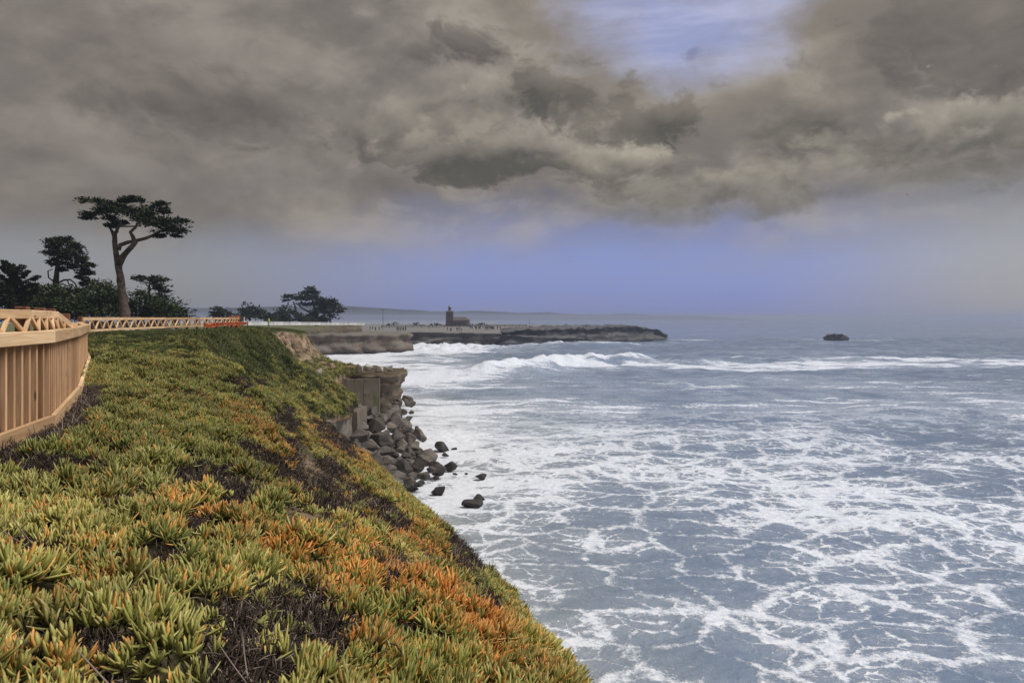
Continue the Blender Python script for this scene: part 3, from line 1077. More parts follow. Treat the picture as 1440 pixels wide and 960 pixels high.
# rubble deeper in the heap, showing in the gaps
for i in range(130):
    x = random.uniform(-11.5, -4.6)
    y = random.uniform(46, 78)
    z = float(pile_z(x, y)) - 0.7
    if x > -6.6 - (y - 50) * 0.16:
        continue
    o = bpy.data.objects.new('boulder', random.choice(BM_))
    s = random.choice([random.uniform(0.22, 0.45), random.uniform(0.4, 0.8)])
    o.scale = (s * 1.2, s * 1.1, s * 0.8)
    o.location = (x, y, z)
    o.rotation_euler = (random.uniform(-.4, .4), random.uniform(-.4, .4), random.uniform(0, 6.3))
    link(o)
    if s < 0.45:
        tag(o, 'small grey stone wedged between the larger boulders below the seawalls', 'stone', 'small stones in the boulder heap')
    else:
        tag(o, 'grey angular boulder heaped with others between the concrete seawalls and the surf', 'boulder', 'boulders piled below the seawalls')
surf = [(690, 792, 90, 38), (625, 822, 135, 44), (810, 840, 112, 58), (600, 876, 82, 55), (830, 568, 92, 72), (856, 615, 52, 28), (800, 757, 42, 26),
        (570, 856, 42, 28), (915, 733, 36, 16), (985, 731, 26, 12), (910, 576, 42, 18), (680, 446, 30, 22)]
for zx, zy, zw, zh in surf:
    px, py = 430 + zx / ZF, 500 + zy / ZF
    put_boulder(px, py, zw / ZF, zh / ZF, 'dark wet boulder awash in the white surf beside the boulder heap', 'boulders awash in the surf',
                depth=EYE / ((py + zh / ZF * 0.35 - HOR) / FPX), sink=-0.10)
for (zx, zy, zw, zh), lb in zip([(1075, 750, 84, 40), (1065, 880, 92, 36), (1030, 925, 155, 58)],
                                ['small knobbly dark boulder alone in the foam, farthest from the seawall', 'thin dark flat boulder in the foam behind a long flat slab', 'long flat brown slab of rock lying in the foam']):
    px, py = 430 + zx / ZF, 500 + zy / ZF
    put_boulder(px, py, zw / ZF, zh / ZF, lb, None, depth=EYE / ((py + zh / ZF * 0.3 - HOR) / FPX), sink=-0.12)
for zx, zy, zw, zh, dd, lb in [(335, 108, 36, 60, 82.8, 'pale upright boulder standing at the seawall end on the headland'),
                               (390, 102, 66, 46, 83.2, 'large pale rounded boulder on top of the low headland'),
                               (512, 106, 52, 40, 84.0, 'pale boulder at the outer tip of the low headland'),
                               (80, 132, 42, 44, 66.0, 'pale grey boulder half buried in the ice plant slope'),
                               (450, 110, 60, 40, 84.5, 'brown boulder between the pale ones on the headland')]:
    b_ = put_boulder(430 + zx / ZF, 500 + zy / ZF, zw / ZF, zh / ZF, lb, None, mesh=PBM if 'pale' in lb else None, depth=dd, sink=-0.55)
    b_.rotation_euler = (0, 0, random.uniform(0, 6))
# the lone sea stack out in the bay
sk = cliff_block('sea_stack', [at(1157, 478, 386)[:2], at(1170, 478, 383)[:2], at(1185, 478, 383)[:2], at(1195, 478, 386)[:2], at(1192, 478, 391)[:2], at(1165, 478, 391)[:2]],
                 lambda x, y: 1.6 + 1.6 * sstep(x, 168.5, 172.5) - 1.9 * sstep(x, 178, 184) - 0.0 * y, -1.0, M['dark_rock'], amp=0.9, ds=0.5, nz=10, profile=lambda f: -0.6 * f, freq=0.4, rings=4, top_amp=0.6)
del sk['kind']
tag(sk, 'lone dark flat topped rock standing out of the open sea', 'rock')

# ------------------------------------------------------------------ the sea


def sea_material():
    m, t, b = mat('sea_water', 0.12, 0.5)
    g = t.new('ShaderNodeNewGeometry')
    p = g.outputs['Position']
    x, y, z = t.sep(p)
    cov = t.attr('foam')
    sed = t.attr('silt')
    far = t.smooth(y, 60.0, 170.0)
    p2 = t.comb(x, y, 0.0)
    w = t.vmath('SUBTRACT', t.noise(p2, 0.13, 3, 0.5, color=True), (0.5, 0.5, 0.5))
    w2 = t.vmath('SUBTRACT', t.noise(p2, 0.8, 4, 0.6, color=True), (0.5, 0.5, 0.5))
    q = t.vmath('ADD', p2, t.vmath('ADD', t.scale(w, 3.4), t.scale(w2, 1.0)))
    q = t.vmath('MULTIPLY', q, (0.72, 1.0, 0.0))
    e1 = t.voro(q, 0.34, 'DISTANCE_TO_EDGE', dims='2D')
    e2 = t.voro(q, 0.85, 'DISTANCE_TO_EDGE', dims='2D')
    e3 = t.voro(q, 2.3, 'DISTANCE_TO_EDGE', dims='2D')
    n1 = t.noise(q, 0.30, 5, 0.6)
    n2 = t.noise(p2, 2.4, 6, 0.65)
    n3 = t.noise(p2, 9.0, 4, 0.6)
    big = t.noise(p2, 0.075, 4, 0.55)
    sheet = t.noise(p2, 0.025, 4, 0.55)
    dn = t.math('MULTIPLY_ADD', t.math('SUBTRACT', n1, 0.5), 1.15, cov)
    dn = t.math('MULTIPLY_ADD', t.math('SUBTRACT', big, 0.5), 1.1, dn)
    dn = t.math('MULTIPLY_ADD', t.math('SUBTRACT', sheet, 0.5), 0.8, dn)
    jig = t.math('MULTIPLY_ADD', t.math('SUBTRACT', n2, 0.5), 0.34, t.math('MULTIPLY', t.math('SUBTRACT', n3, 0.5), 0.16))

    def lace(e, k, o):
        wd = t.math('ADD', t.math('MULTIPLY_ADD', dn, k, o), jig)
        return t.smooth(t.math('SUBTRACT', wd, e), -0.06, 0.08)
    m1 = lace(e1, 0.46, -0.10)
    m2 = lace(e2, 0.52, -0.17)
    m3 = lace(e3, 0.62, -0.27)
    mask = t.math('MAXIMUM', m1, t.math('MAXIMUM', m2, m3))
    vf = t.noise(t.vmath('MULTIPLY', t.vmath('ADD', p2, t.scale(w, 7.0)), (0.20, 1.0, 0.0)), 0.34, 8, 0.68)
    vf = t.math('MULTIPLY_ADD', t.math('SUBTRACT', vf, 0.5), 2.3, 0.50)
    vf = t.math('MULTIPLY_ADD', t.math('SUBTRACT', n2, 0.5), 0.6, vf)
    vf = t.math('MULTIPLY_ADD', t.math('SUBTRACT', big, 0.5), 0.7, vf)
    vf = t.math('MULTIPLY_ADD', t.math('SUBTRACT', cov, 0.5), 1.55, vf)
    mfar = t.smooth(vf, 0.56, 0.86)
    mask = t.mixf(t.math('MULTIPLY', t.smooth(y, 50.0, 110.0), 0.85), mask, mfar)
    mask = t.math('MULTIPLY', mask, t.smooth(t.math('MULTIPLY_ADD', n2, 0.5, t.math('MULTIPLY', dn, 0.7)), 0.20, 0.70, 0.62, 1.0))
    film = t.math('MULTIPLY', t.smooth(dn, 0.05, 0.75), t.math('MULTIPLY_ADD', n2, 0.55, 0.0))
    mask = t.math('MAXIMUM', mask, film)
    mask = t.math('MULTIPLY', mask, t.smooth(cov, 0.0, 0.12))
    deep = t.mix(sed, (0.135, 0.200, 0.325), (0.25, 0.275, 0.265))
    deep = t.mix(t.smooth(n1, 0.35, 0.7), deep, t.mix(0.3, deep, (0.17, 0.22, 0.28)))
    tex = t.math('ADD', t.math('MULTIPLY', n2, 0.6), t.math('MULTIPLY', n3, 0.4))
    fc = t.mix(t.smooth(tex, 0.36, 0.62), (0.52, 0.585, 0.72), (0.80, 0.835, 0.92))
    fc = t.mix(t.math('MULTIPLY', sed, 0.5), fc, (0.66, 0.665, 0.65))
    t.put(b.inputs['Base Color'], t.mix(mask, deep, fc))
    t.put(b.inputs['Roughness'], t.mixf(mask, 0.16, 0.85))
    t.put(b.inputs['Specular IOR Level'], t.mixf(mask, 0.5, 0.12))
    b.inputs['IOR'].default_value = 1.333
    rip = t.noise(t.vmath('MULTIPLY', p2, (0.7, 1.0, 1.0)), 1.5, 7, 0.62)
    rip2 = t.noise(t.vmath('MULTIPLY', p2, (0.6, 1.0, 1.0)), 0.28, 6, 0.6)
    hgt = t.math('ADD', t.math('MULTIPLY', rip, 0.22), t.math('MULTIPLY', rip2, 0.7))
    hgt = t.math('MULTIPLY_ADD', mask, 0.07, hgt)
    bn = t.new('ShaderNodeBump')
    bn.inputs['Strength'].default_value = 0.75
    bn.inputs['Distance'].default_value = 1.0
    t.put(bn.inputs['Height'], hgt)
    t.put(b.inputs['Normal'], bn.outputs[0])
    return m


M['sea'] = sea_material()


def build_sea():
    ys = [12.0]
    while ys[-1] < 420:
        ys.append(ys[-1] * 1.0062)
    while ys[-1] < 14000:
        ys.append(ys[-1] * 1.03)
    ys = np.array(ys)
    tx = np.linspace(-1.15, 1.15, 560)
    Yg = np.repeat(ys[:, None], len(tx), 1)
    Xg = tx[None, :] * (Yg + 8.0)
    PX = 720 + 1000 * Xg / Yg
    fade = 1 - sstep(Yg, 500, 1500)
    # swell and chop
    ph = fbm(Xg * 0.012, Yg * 0.012, 0, 3) * 3.0
    Zg = 0.34 * np.sin((Yg * 0.97 - Xg * 0.22) * 2 * np.pi / 31 + ph) * sstep(Yg, 20, 90)
    Zg += 0.30 * fbm(Xg * 0.07, Yg * 0.12, 1, 4) + 0.13 * fbm(Xg * 0.4, Yg * 0.55, 4, 3) * (1 - sstep(Yg, 60, 160))
    Zg += 0.28 * fbm(Xg * 0.16, Yg * 0.32, 6, 3) * sstep(Yg, 60, 160)
    # the breaking wave: crest line over the plan, height along it
    cx = np.array([-24, -14, -6, -1, 6, 13, 20, 28, 40, 55, 80, 120, 180, 300])
    cy = np.array([150, 152, 157, 163, 172, 179, 184, 187, 190, 194, 200, 206, 214, 230])
    ch = np.array([0.0, 0.6, 1.9, 2.3, 2.5, 3.2, 3.3, 2.4, 1.4, 0.9, 0.75, 0.7, 0.8, 0.8])
    crest = np.interp(Xg, cx, cy) + 1.6 * fbm(Xg * 0.09, 3.0, 0, 3)
    hh = np.interp(Xg, cx, ch) * (1 + 0.42 * fbm(Xg * 0.14, 7.0, 2, 4, 0.6)) * (Xg > -26)
    dy = Yg - crest
    Zg += hh * np.where(dy < 0, np.exp(-(dy / 4.6) ** 2), np.exp(-(dy / 13.0) ** 2))
    rgh = fbm(Xg * 0.35, Yg * 0.30, 21, 5, 0.6)
    Zg += 0.34 * rgh * np.exp(-((dy + 4) / 9.0) ** 2) * np.clip(hh, 0, 2.5) / 2.0
    # a lower shoulder running in front of the peak, and crests behind it
    c2 = 150 + 0.5 * (Xg + 4) + 1.4 * fbm(Xg * 0.12, 1.0, 5, 3)
    h2 = 1.9 * np.exp(-((Xg - 3) / 8.0) ** 2)
    d2 = Yg - c2
    Zg += h2 * np.where(d2 < 0, np.exp(-(d2 / 3.2) ** 2), np.exp(-(d2 / 7.0) ** 2))
    c3 = 292 + 0.30 * (Xg - 20) + 3 * fbm(Xg * 0.05, 2.0, 3, 3)
    h3 = 2.6 * np.exp(-((Xg - 36) / 20.0) ** 2)
    d3 = Yg - c3
    Zg += h3 * np.where(d3 < 0, np.exp(-(d3 / 5.0) ** 2), np.exp(-(d3 / 11.0) ** 2))
    # churning white water against the ledge and the point
    cw = np.exp(-((Xg + 24) / 26.0) ** 2) * np.exp(-((Yg - 268) / 26.0) ** 2)
    rough_ = fbm(Xg * 0.22, Yg * 0.2, 8, 5, 0.6)
    Zg += cw * (1.3 + 1.7 * rough_)
    cw2 = np.exp(-((Xg - 26) / 26.0) ** 2) * np.exp(-((Yg - (296 + 0.5 * Xg)) / 9.0) ** 2)
    Zg += cw2 * (0.9 + 1.3 * rough_)
    # spray against the boulders
    cw3 = np.exp(-(((Xg + 6.6) / 2.6) ** 2)) * np.exp(-((Yg - 70) / 5.0) ** 2)
    Zg += cw3 * (0.4 + 0.7 * fbm(Xg * 0.9, Yg * 0.8, 8, 4, 0.6))
    Zg *= 0.35 + 0.65 * sstep(Yg + 2.2 * np.maximum(0, Xg + 4), 62, 100)
    Zg *= np.where(Yg > 500, fade * 0.6 + 0.0, 1.0)

    # foam cover 0..1
    cov = np.interp(Yg, [12, 22, 30, 38, 48, 60, 75, 95, 120, 138, 150, 200, 400, 900, 3000], [.36, .37, .40, .43, .46, .46, .47, .49, .48, .45, .37, .26, .12, .08, .0])
    cov = cov + 0.18 * fbm(Xg * 0.022, Yg * 0.035, 3, 4) + 0.10 * fbm(Xg * 0.010, Yg * 0.05, 5, 3) * sstep(Yg, 50, 90)
    cov -= 0.22 * np.exp(-(((PX - 800) / 130) ** 2)) * np.exp(-(((12000 / Yg) - 340) / 70) ** 2) * 0.6
    # near shore stays milky
    shore = np.interp(Yg, [12, 24, 34, 45, 56, 75, 90, 120, 180, 250], [1.5, 0.5, -2.0, -4.5, -3.0, -6, -9, -26, -38, -44])
    near = np.exp(-np.maximum(0, Xg - shore) / np.interp(Yg, [20, 45, 90, 200], [2.0, 5.5, 8.0, 12.0]))
    cov = cov + 0.34 * near * sstep(Yg, 24, 40)
    # white water in front of the breaking crest
    band = np.where(dy < 0, np.exp(-(dy / np.interp(Xg, [-20, 0, 20, 60, 200], [4, 6, 19, 24, 26])) ** 2), np.exp(-(dy / 3.0) ** 2)) * (Xg > -24)
    wide = np.exp(-((dy + 13) / 17.0) ** 2) * (0.75 + 0.9 * fbm(Xg * 0.03, Yg * 0.12, 14, 4))
    band = np.where(Xg > 20, band * (1 - sstep(Xg, 20, 60)) + wide * sstep(Xg, 20, 60), band)
    rightside = sstep(Xg, 8, 16)
    openface = np.exp(-((Xg - 27) / 8.0) ** 2) * np.exp(-((dy + 3.0) / 3.4) ** 2)
    cov = cov + band * (0.58 + 0.28 * rightside) * np.interp(Xg, [-24, -10, 10, 40, 90, 300], [.6, 1.2, 1.1, .95, .75, .85])
    cov = cov + 0.30 * band * fbm(Xg * 0.10, Yg * 0.35, 3, 4) - 0.85 * openface
    ws = 0.5 * fbm(Xg * 0.05, Yg * 0.22, 11, 4)
    cov = cov + np.exp(-(d2 / 3.0) ** 2) * np.exp(-((Xg - 0) / 8.0) ** 2) * 0.35
    cov = cov + np.exp(-(np.where(d3 < 0, d3 / 3.0, d3 / 6.0)) ** 2) * np.exp(-((Xg - 40) / 22.0) ** 2) * 0.75
    bay = (1 - sstep(PX, 610, 740)) * sstep(Yg, 118, 140) * (1 - sstep(Yg, 300, 340))
    cov = np.where(bay > 0, cov + bay * (0.42 + 0.8 * ws), cov)
    cov = cov + cw * 0.55 + cw2 * 0.75 + cw3 * 0.8
    tip = np.exp(-((Xg - 92) / 22.0) ** 2) * np.exp(-((Yg - 386) / 9.0) ** 2)
    stk = np.exp(-((Xg - 185) / 34.0) ** 2) * np.exp(-((Yg - 389) / 3.5) ** 2)
    cov = cov + 0.8 * tip + 0.62 * stk
    cov = np.clip(np.where(cov > 0.62, 0.62 + (cov - 0.62) * 0.55, cov), 0, 0.92)
    silt = np.clip(0.85 * np.exp(-np.maximum(0, Xg - shore) / np.interp(Yg, [20, 45, 90, 200], [5.5, 10.0, 14.0, 30.0])), 0, 1)

    V = np.stack([Xg, Yg, Zg], -1)
    # water behind and under the camera, so that the sheet goes on past the frame
    o = grid_obj('sea', V, M['sea'])
    for nm, arr in (('foam', cov), ('silt', silt)):
        a = o.data.attributes.new(nm, 'FLOAT', 'POINT')
        a.data.foreach_set('value', arr.reshape(-1).astype(np.float32))
    struct(o)


build_sea()

# ------------------------------------------------------------------ fence


def plank(name, parent, a, b, w, h, m, up=(0, 0, 1), bev=0.006):
    """a board from a to b, w wide (sideways) and h high (along up); its own z runs along the grain"""
    a, b = Vector(a), Vector(b)
    ax = (b - a).normalized()
    L = (b - a).length
    u = Vector(up)
    u = (u - ax * u.dot(ax))
    if u.length < 1e-4:
        u = Vector((0, 1, 0))
        u = u - ax * u.dot(ax)
    u.normalize()
    s = u.cross(ax).normalized()
    bm = bmesh.new()
    bmesh.ops.create_cube(bm, size=1.0)
    bmesh.ops.scale(bm, vec=(w, h, L), verts=bm.verts)
    if bev:
        bmesh.ops.bevel(bm, geom=list(bm.edges), offset=bev, segments=1, affect='EDGES')
    me = bpy.data.meshes.new(name)
    bm.to_mesh(me)
    bm.free()
    me.materials.append(m)
    o = bpy.data.objects.new(name, me)
    mw = Matrix((s, u, ax)).transposed().to_4x4()
    mw.translation = (a + b) / 2 - parent.location
    o.matrix_local = mw
    return link(o, parent)


FL = [(-4.02, 3.2), (-4.12, 5.3), (-4.57, 7.08), (-5.93, 9.75), (-8.2, 13.8), (-11.4, 18.8), (-14.6, 24.2)]
RAIL = EYE - 0.185          # centre of the outer rail


def along(poly, step, jitter=0.0):
    """points every step metres along a plan polyline, with segment index"""
    out = []
    rest = 0.0
    for i in range(len(poly) - 1):
        a, b = Vector(poly[i]), Vector(poly[i + 1])
        L = (b - a).length
        s = rest
        while s < L:
            out.append((a + (b - a) * (s / L), (b - a).normalized(), i))
            s += step
        rest = s - L
    return out


fence = thing('wooden_fence', 'new redwood lookout fence with close pickets and zigzag brace under its top rail', 'fence', (-4.4, 6.5, EYE - 1.15))


def inward(d):
    return Vector((-d.y, d.x))           # left of the walking direction = landward side


for i in range(len(FL) - 1):
    a, b = Vector(FL[i]), Vector(FL[i + 1])
    d = (b - a).normalized()
    g0, g1 = ground_z(*FL[i]), ground_z(*FL[i + 1])
    ext = d * 0.012
    # the outer rail, the sill under the pickets
    plank('rail', fence, (a.x - ext.x, a.y - ext.y, RAIL), (b.x + ext.x, b.y + ext.y, RAIL), 0.042, 0.125, M['wood'])
    plank('sill', fence, (a.x, a.y, max(g0 + 0.10, RAIL - 0.95)), (b.x, b.y, max(g1 + 0.10, RAIL - 0.95)), 0.046, 0.135, M['wood'])
    # flat cap board on the landward side of the rail
    n = inward(d)
    ca, cb = a + n * 0.07 + d * 0.05, b + n * 0.07 - d * 0.05
    plank('cap_board', fence, (ca.x, ca.y, RAIL + 0.045), (cb.x, cb.y, RAIL + 0.043), 0.09, 0.03, M['wood'])
# pickets behind rail and sill
for p, d, i in along(FL[:5], 0.165):
    n = inward(d)
    q = p + n * 0.072
    gz = max(ground_z(p.x, p.y) + 0.02, RAIL - 1.02)
    post_here = random.random() < 0.0
    plank('picket', fence, (q.x, q.y, gz), (q.x, q.y, RAIL + 0.02), 0.086, 0.038 * random.uniform(0.95, 1.05), M['picket'], up=(d.x, d.y, 0), bev=0.004)
# posts: in the picket line at the bends, and the landward row that carries the leaning brace
for k in (1, 2, 3, 4, 5):
    p = Vector(FL[k])
    d = (Vector(FL[k]) - Vector(FL[k - 1])).normalized()
    q = p + inward(d) * 0.175
    plank('post', fence, (q.x, q.y, ground_z(q.x, q.y) - 0.3), (q.x, q.y, RAIL + 0.02), 0.089, 0.089, M['post'], up=(d.x, d.y, 0))
IN = []
for p, d, i in along(FL[:4], 0.94):
    f = sstep(np.array(p.y), 8.6, 9.7)
    off = 0.20 * (1 - float(f)) + 0.12 * float(f)
    q = p + inward(d) * off
    IN.append((q, d, 0.055 - 0.16 * float(f)))
IN.append((Vector(FL[3]) + inward((Vector(FL[3]) - Vector(FL[2])).normalized()) * 0.10, d, -0.10))
for q, d, z in IN[:-1]:
    plank('post', fence, (q.x, q.y, ground_z(q.x, q.y) - 0.3), (q.x, q.y, EYE + max(z, 0.0) + 0.055), 0.10, 0.10, M['post'], up=(d.x, d.y, 0))
for (a, d, za), (b, d2, zb) in zip(IN[:-1], IN[1:]):
    n = inward(d) * -0.062
    plank('top_rail', fence, (a.x + n.x, a.y + n.y, EYE + za - 0.02), (b.x + n.x, b.y + n.y, EYE + zb - 0.02), 0.04, 0.085, M['wood'])
# zigzag struts between the landward top rail and the outer rail
for (a, d, za), (b, d2, zb) in zip(IN[:-2], IN[1:-1]):
    for k in range(2):
        t0, t1, t2 = k / 2, (k + 0.5) / 2, (k + 1) / 2
        lo = inward(d)
        for (ta, tb) in ((t0, t1), (t2, t1)):
            up_ = a.lerp(b, ta) - lo * 0.062
            dn = a.lerp(b, tb) - lo * 0.10
            zu = EYE + za + (zb - za) * ta - 0.035
            plank('strut', fence, (up_.x, up_.y, zu), (dn.x, dn.y, RAIL + 0.05), 0.034, 0.034, M['wood'], bev=0.004)

far = thing('wooden_fence', 'long straight redwood fence with zigzag braces along the grassy crest', 'fence', (-14.6, 24.2, EYE - 1.1))
FF = [(-14.6, 24.2), (-16.0, 29.2), (-17.1, 35), (-18.0, 41), (-18.7, 47), (-19.4, 50.5)]
TOPZ = EYE - 0.035
for i in range(len(FF) - 1):
    a, b = FF[i], FF[i + 1]
    plank('rail', far, (*a, TOPZ), (*b, TOPZ - 0.0), 0.05, 0.11, M['wood'])
    plank('rail', far, (*a, TOPZ - 0.42), (*b, TOPZ - 0.42), 0.05, 0.09, M['wood'])
k = 0
pts_ = along(FF, 0.47)
for (p, d, i), (p2, d2, i2) in zip(pts_[:-1], pts_[1:]):
    if k % 2 == 0:
        z0, z1 = TOPZ - 0.04, TOPZ - 0.40
    else:
        z0, z1 = TOPZ - 0.40, TOPZ - 0.04
    n = inward(d) * 0.0
    plank('strut', far, (p.x, p.y, z0), (p2.x, p2.y, z1), 0.045, 0.055, M['wood'], bev=0)
    k += 1
for p, d, i in along(FF, 1.88):
    q = p + inward(d) * 0.09
    plank('post', far, (q.x, q.y, ground_z(q.x, q.y) - 0.4), (q.x, q.y, TOPZ + 0.10), 0.11, 0.11, M['post'], up=(d.x, d.y, 0), bev=0)

# orange safety netting: a strip along the far end of the fence, a panel past it, a fallen strip
M['orange'] = simple('orange_netting', (0.55, 0.13, 0.05), 0.6, 0.2, 2.0)


def netting(name, path, ztop, zbot, label, cell=0.16, sag=0.0):
    o = thing(name, label, 'netting', (path[0][0], path[0][1], zbot))
    V, F = [], []
    pts = [p for p, d, i in along(path, cell)]
    nz = max(2, int((ztop - zbot) / cell))
    th = 0.036
    rows = []
    for j in range(nz + 1):
        row = []
        for q, p in enumerate(pts):
            z = zbot + (ztop - zbot) * j / nz + 0.05 * float(perlin(q * 0.3, j * 0.4, 1.0)) - sag * math.sin(q * 0.35) ** 2
            row.append(Vector((p.x + 0.05 * float(perlin(q * 0.4, j * 0.5, 9.0)), p.y, z)) - o.location)
        rows.append(row)
    parts = []

    def strip(a, b, ww):
        d = (b - a).normalized()
        side = Vector((0, 1, 0)).cross(d).normalized() * ww
        t = Vector((0, 0.006, 0))
        v = [a - side - t, a + side - t, b + side - t, b - side - t, a - side + t, a + side + t, b + side + t, b - side + t]
        parts.append((v, [(0, 1, 2, 3), (7, 6, 5, 4), (0, 4, 5, 1), (1, 5, 6, 2), (2, 6, 7, 3), (3, 7, 4, 0)]))
    for j in range(nz + 1):
        for q in range(len(pts) - 1):
            strip(rows[j][q], rows[j][q + 1], th)
    for q in range(len(pts)):
        for j in range(nz):
            strip(rows[j][q], rows[j + 1][q], th)
    v, f = merge(parts)
    mesh_obj('net', v, f, M['orange'], o)
    for p in (pts[0], pts[-1]):
        plank('stake', o, (p.x, p.y + 0.06, zbot - 0.5), (p.x, p.y + 0.06, ztop + 0.06), 0.05, 0.05, M['post'], bev=0)
    return o


netting('safety_net', [(-17.6, 41.6), (-18.35, 47.4), (-18.9, 50.8)], EYE - 0.31, EYE - 0.44, 'orange plastic safety netting tied along the end of the redwood fence')
netting('safety_net', [(-20.3, 51.0), (-19.75, 51.6)], EYE + 0.09, EYE - 0.62, 'upright square panel of orange safety netting past the fence end')
netting('safety_net', [(-17.7, 40.9), (-17.45, 42.0)], EYE - 0.33, EYE - 0.52, 'slack strip of orange netting lying on the grass before the fence')
M['white'] = simple('pale_paint', (0.62, 0.62, 0.60), 0.6, 0.1)
M['hivis'] = simple('hivis_cloth', (0.62, 0.80, 0.10), 0.7, 0.1)
M['skin'] = simple('skin', (0.42, 0.25, 0.18), 0.6, 0.1)
M['dark_cloth'] = simple('dark_cloth', (0.022, 0.022, 0.028), 0.9, 0.3)
M['blue_cloth'] = simple('blue_cloth', (0.04, 0.06, 0.12), 0.9, 0.3)
M['pale_cloth'] = simple('pale_cloth', (0.40, 0.39, 0.38), 0.9, 0.2)
M['hair'] = simple('dark_hair', (0.03, 0.02, 0.015), 0.7, 0.2)

# ------------------------------------------------------------------ people


def person_meshes(pose=0):
    """one continuous body: lofted legs, torso, arms, neck, head via skin modifier on a skeleton"""
    me = bpy.data.meshes.new('body')
    st = 0.10 + 0.05 * pose
    J = {'pel': (0, 0, 0.95), 'chest': (0, 0, 1.25), 'neck': (0, 0, 1.46), 'head': (0, 0.01, 1.58), 'crown': (0, 0, 1.70),
         'sl': (-.17, 0, 1.40), 'el': (-.23, .02, 1.12), 'wl': (-.22, .08, .88), 'sr': (.17, 0, 1.40), 'er': (.23, .02, 1.12), 'wr': (.22, .10, .88),
         'hl': (-.09, 0, .90), 'kl': (-.10, st * .6, .50), 'al': (-.10, st, .08), 'fl': (-.10, st + .14, .03),
         'hr': (.09, 0, .90), 'kr': (.10, -st * .3, .50), 'ar': (.10, -st, .08), 'fr': (.10, -st + .14, .03)}
    if pose == 2:
        J['er'], J['wr'] = (.27, .18, 1.30), (.12, .28, 1.48)
    names = list(J)
    rad = {'pel': .14, 'chest': .155, 'neck': .06, 'head': .095, 'crown': .07, 'sl': .07, 'el': .05, 'wl': .04, 'sr': .07, 'er': .05, 'wr': .04,
           'hl': .095, 'kl': .065, 'al': .045, 'fl': .035, 'hr': .095, 'kr': .065, 'ar': .045, 'fr': .035}
    E = [('pel', 'chest'), ('chest', 'neck'), ('neck', 'head'), ('head', 'crown'), ('chest', 'sl'), ('sl', 'el'), ('el', 'wl'), ('chest', 'sr'), ('sr', 'er'), ('er', 'wr'),
         ('pel', 'hl'), ('hl', 'kl'), ('kl', 'al'), ('al', 'fl'), ('pel', 'hr'), ('hr', 'kr'), ('kr', 'ar'), ('ar', 'fr')]
    me.from_pydata([J[n] for n in names], [(names.index(a), names.index(b)) for a, b in E], [])
    o = bpy.data.objects.new('tmp', me)
    COL.objects.link(o)
    md = o.modifiers.new('s', 'SKIN')
    for i, n in enumerate(names):
        me.skin_vertices[0].data[i].radius = (rad[n], rad[n])
    me.skin_vertices[0].data[0].use_root = True
    sb = o.modifiers.new('u', 'SUBSURF')
    sb.levels = 1
    dg = bpy.context.evaluated_depsgraph_get()
    res = bpy.data.meshes.new_from_object(o.evaluated_get(dg))
    bpy.data.objects.remove(o)
    res.name = 'person_body'
    return res


def dress(base, top, leg):
    me = base.copy()
    me.materials.clear()
    for m in (M['skin'], top, leg, M['hair'], M['dark_cloth']):
        me.materials.append(m)
    for p in me.polygons:
        c = p.center
        z = c.z
        if z > 1.49:
            p.material_index = 3 if (z > 1.63 or c.y < -0.02) else 0
        elif z > 0.93 or (abs(c.x) > 0.19 and z > 0.9):
            p.material_index = 1
        elif abs(c.x) > 0.185 and z > 0.78:
            p.material_index = 0
        elif z < 0.10:
            p.material_index = 4
        else:
            p.material_index = 2
    me.polygons.foreach_set('use_smooth', np.ones(len(me.polygons), bool))
    return me


_pb = [person_meshes(i) for i in range(3)]
PM = {'dark': [dress(b, M['dark_cloth'], M['dark_cloth']) for b in _pb],
      'blue': [dress(b, M['blue_cloth'], M['dark_cloth']) for b in _pb],
      'pale': [dress(b, M['pale_cloth'], M['blue_cloth']) for b in _pb],
      'hivis': [dress(b, M['hivis'], M['blue_cloth']) for b in _pb]}


def person(x, y, z, rz, kind, pose, label, group=None, s=1.0):
    o = bpy.data.objects.new('person', PM[kind][pose])
    o.location = (x, y, z)
    o.rotation_euler = (0, 0, rz)
    o.scale = (s, s, s)
    link(o)
    return tag(o, label, 'person', group)


# ------------------------------------------------------------------ parked cars glimpsed through the far fence
M['car_white'] = simple('car_white', (0.72, 0.72, 0.72), 0.3, 0.03, 1, 0.5)
M['car_dark'] = simple('car_dark', (0.03, 0.035, 0.06), 0.3, 0.03, 1, 0.5)
M['glass'] = simple('car_glass', (0.02, 0.025, 0.03), 0.08, 0.05, 1, 0.6)
M['tyre'] = simple('tyre', (0.02, 0.02, 0.02), 0.9, 0.1)
M['rim'] = simple('rim', (0.45, 0.45, 0.46), 0.4, 0.1, 1, 0.5, 0, 0.8)
M['lamp'] = simple('tail_lamp', (0.45, 0.03, 0.02), 0.25, 0.05)


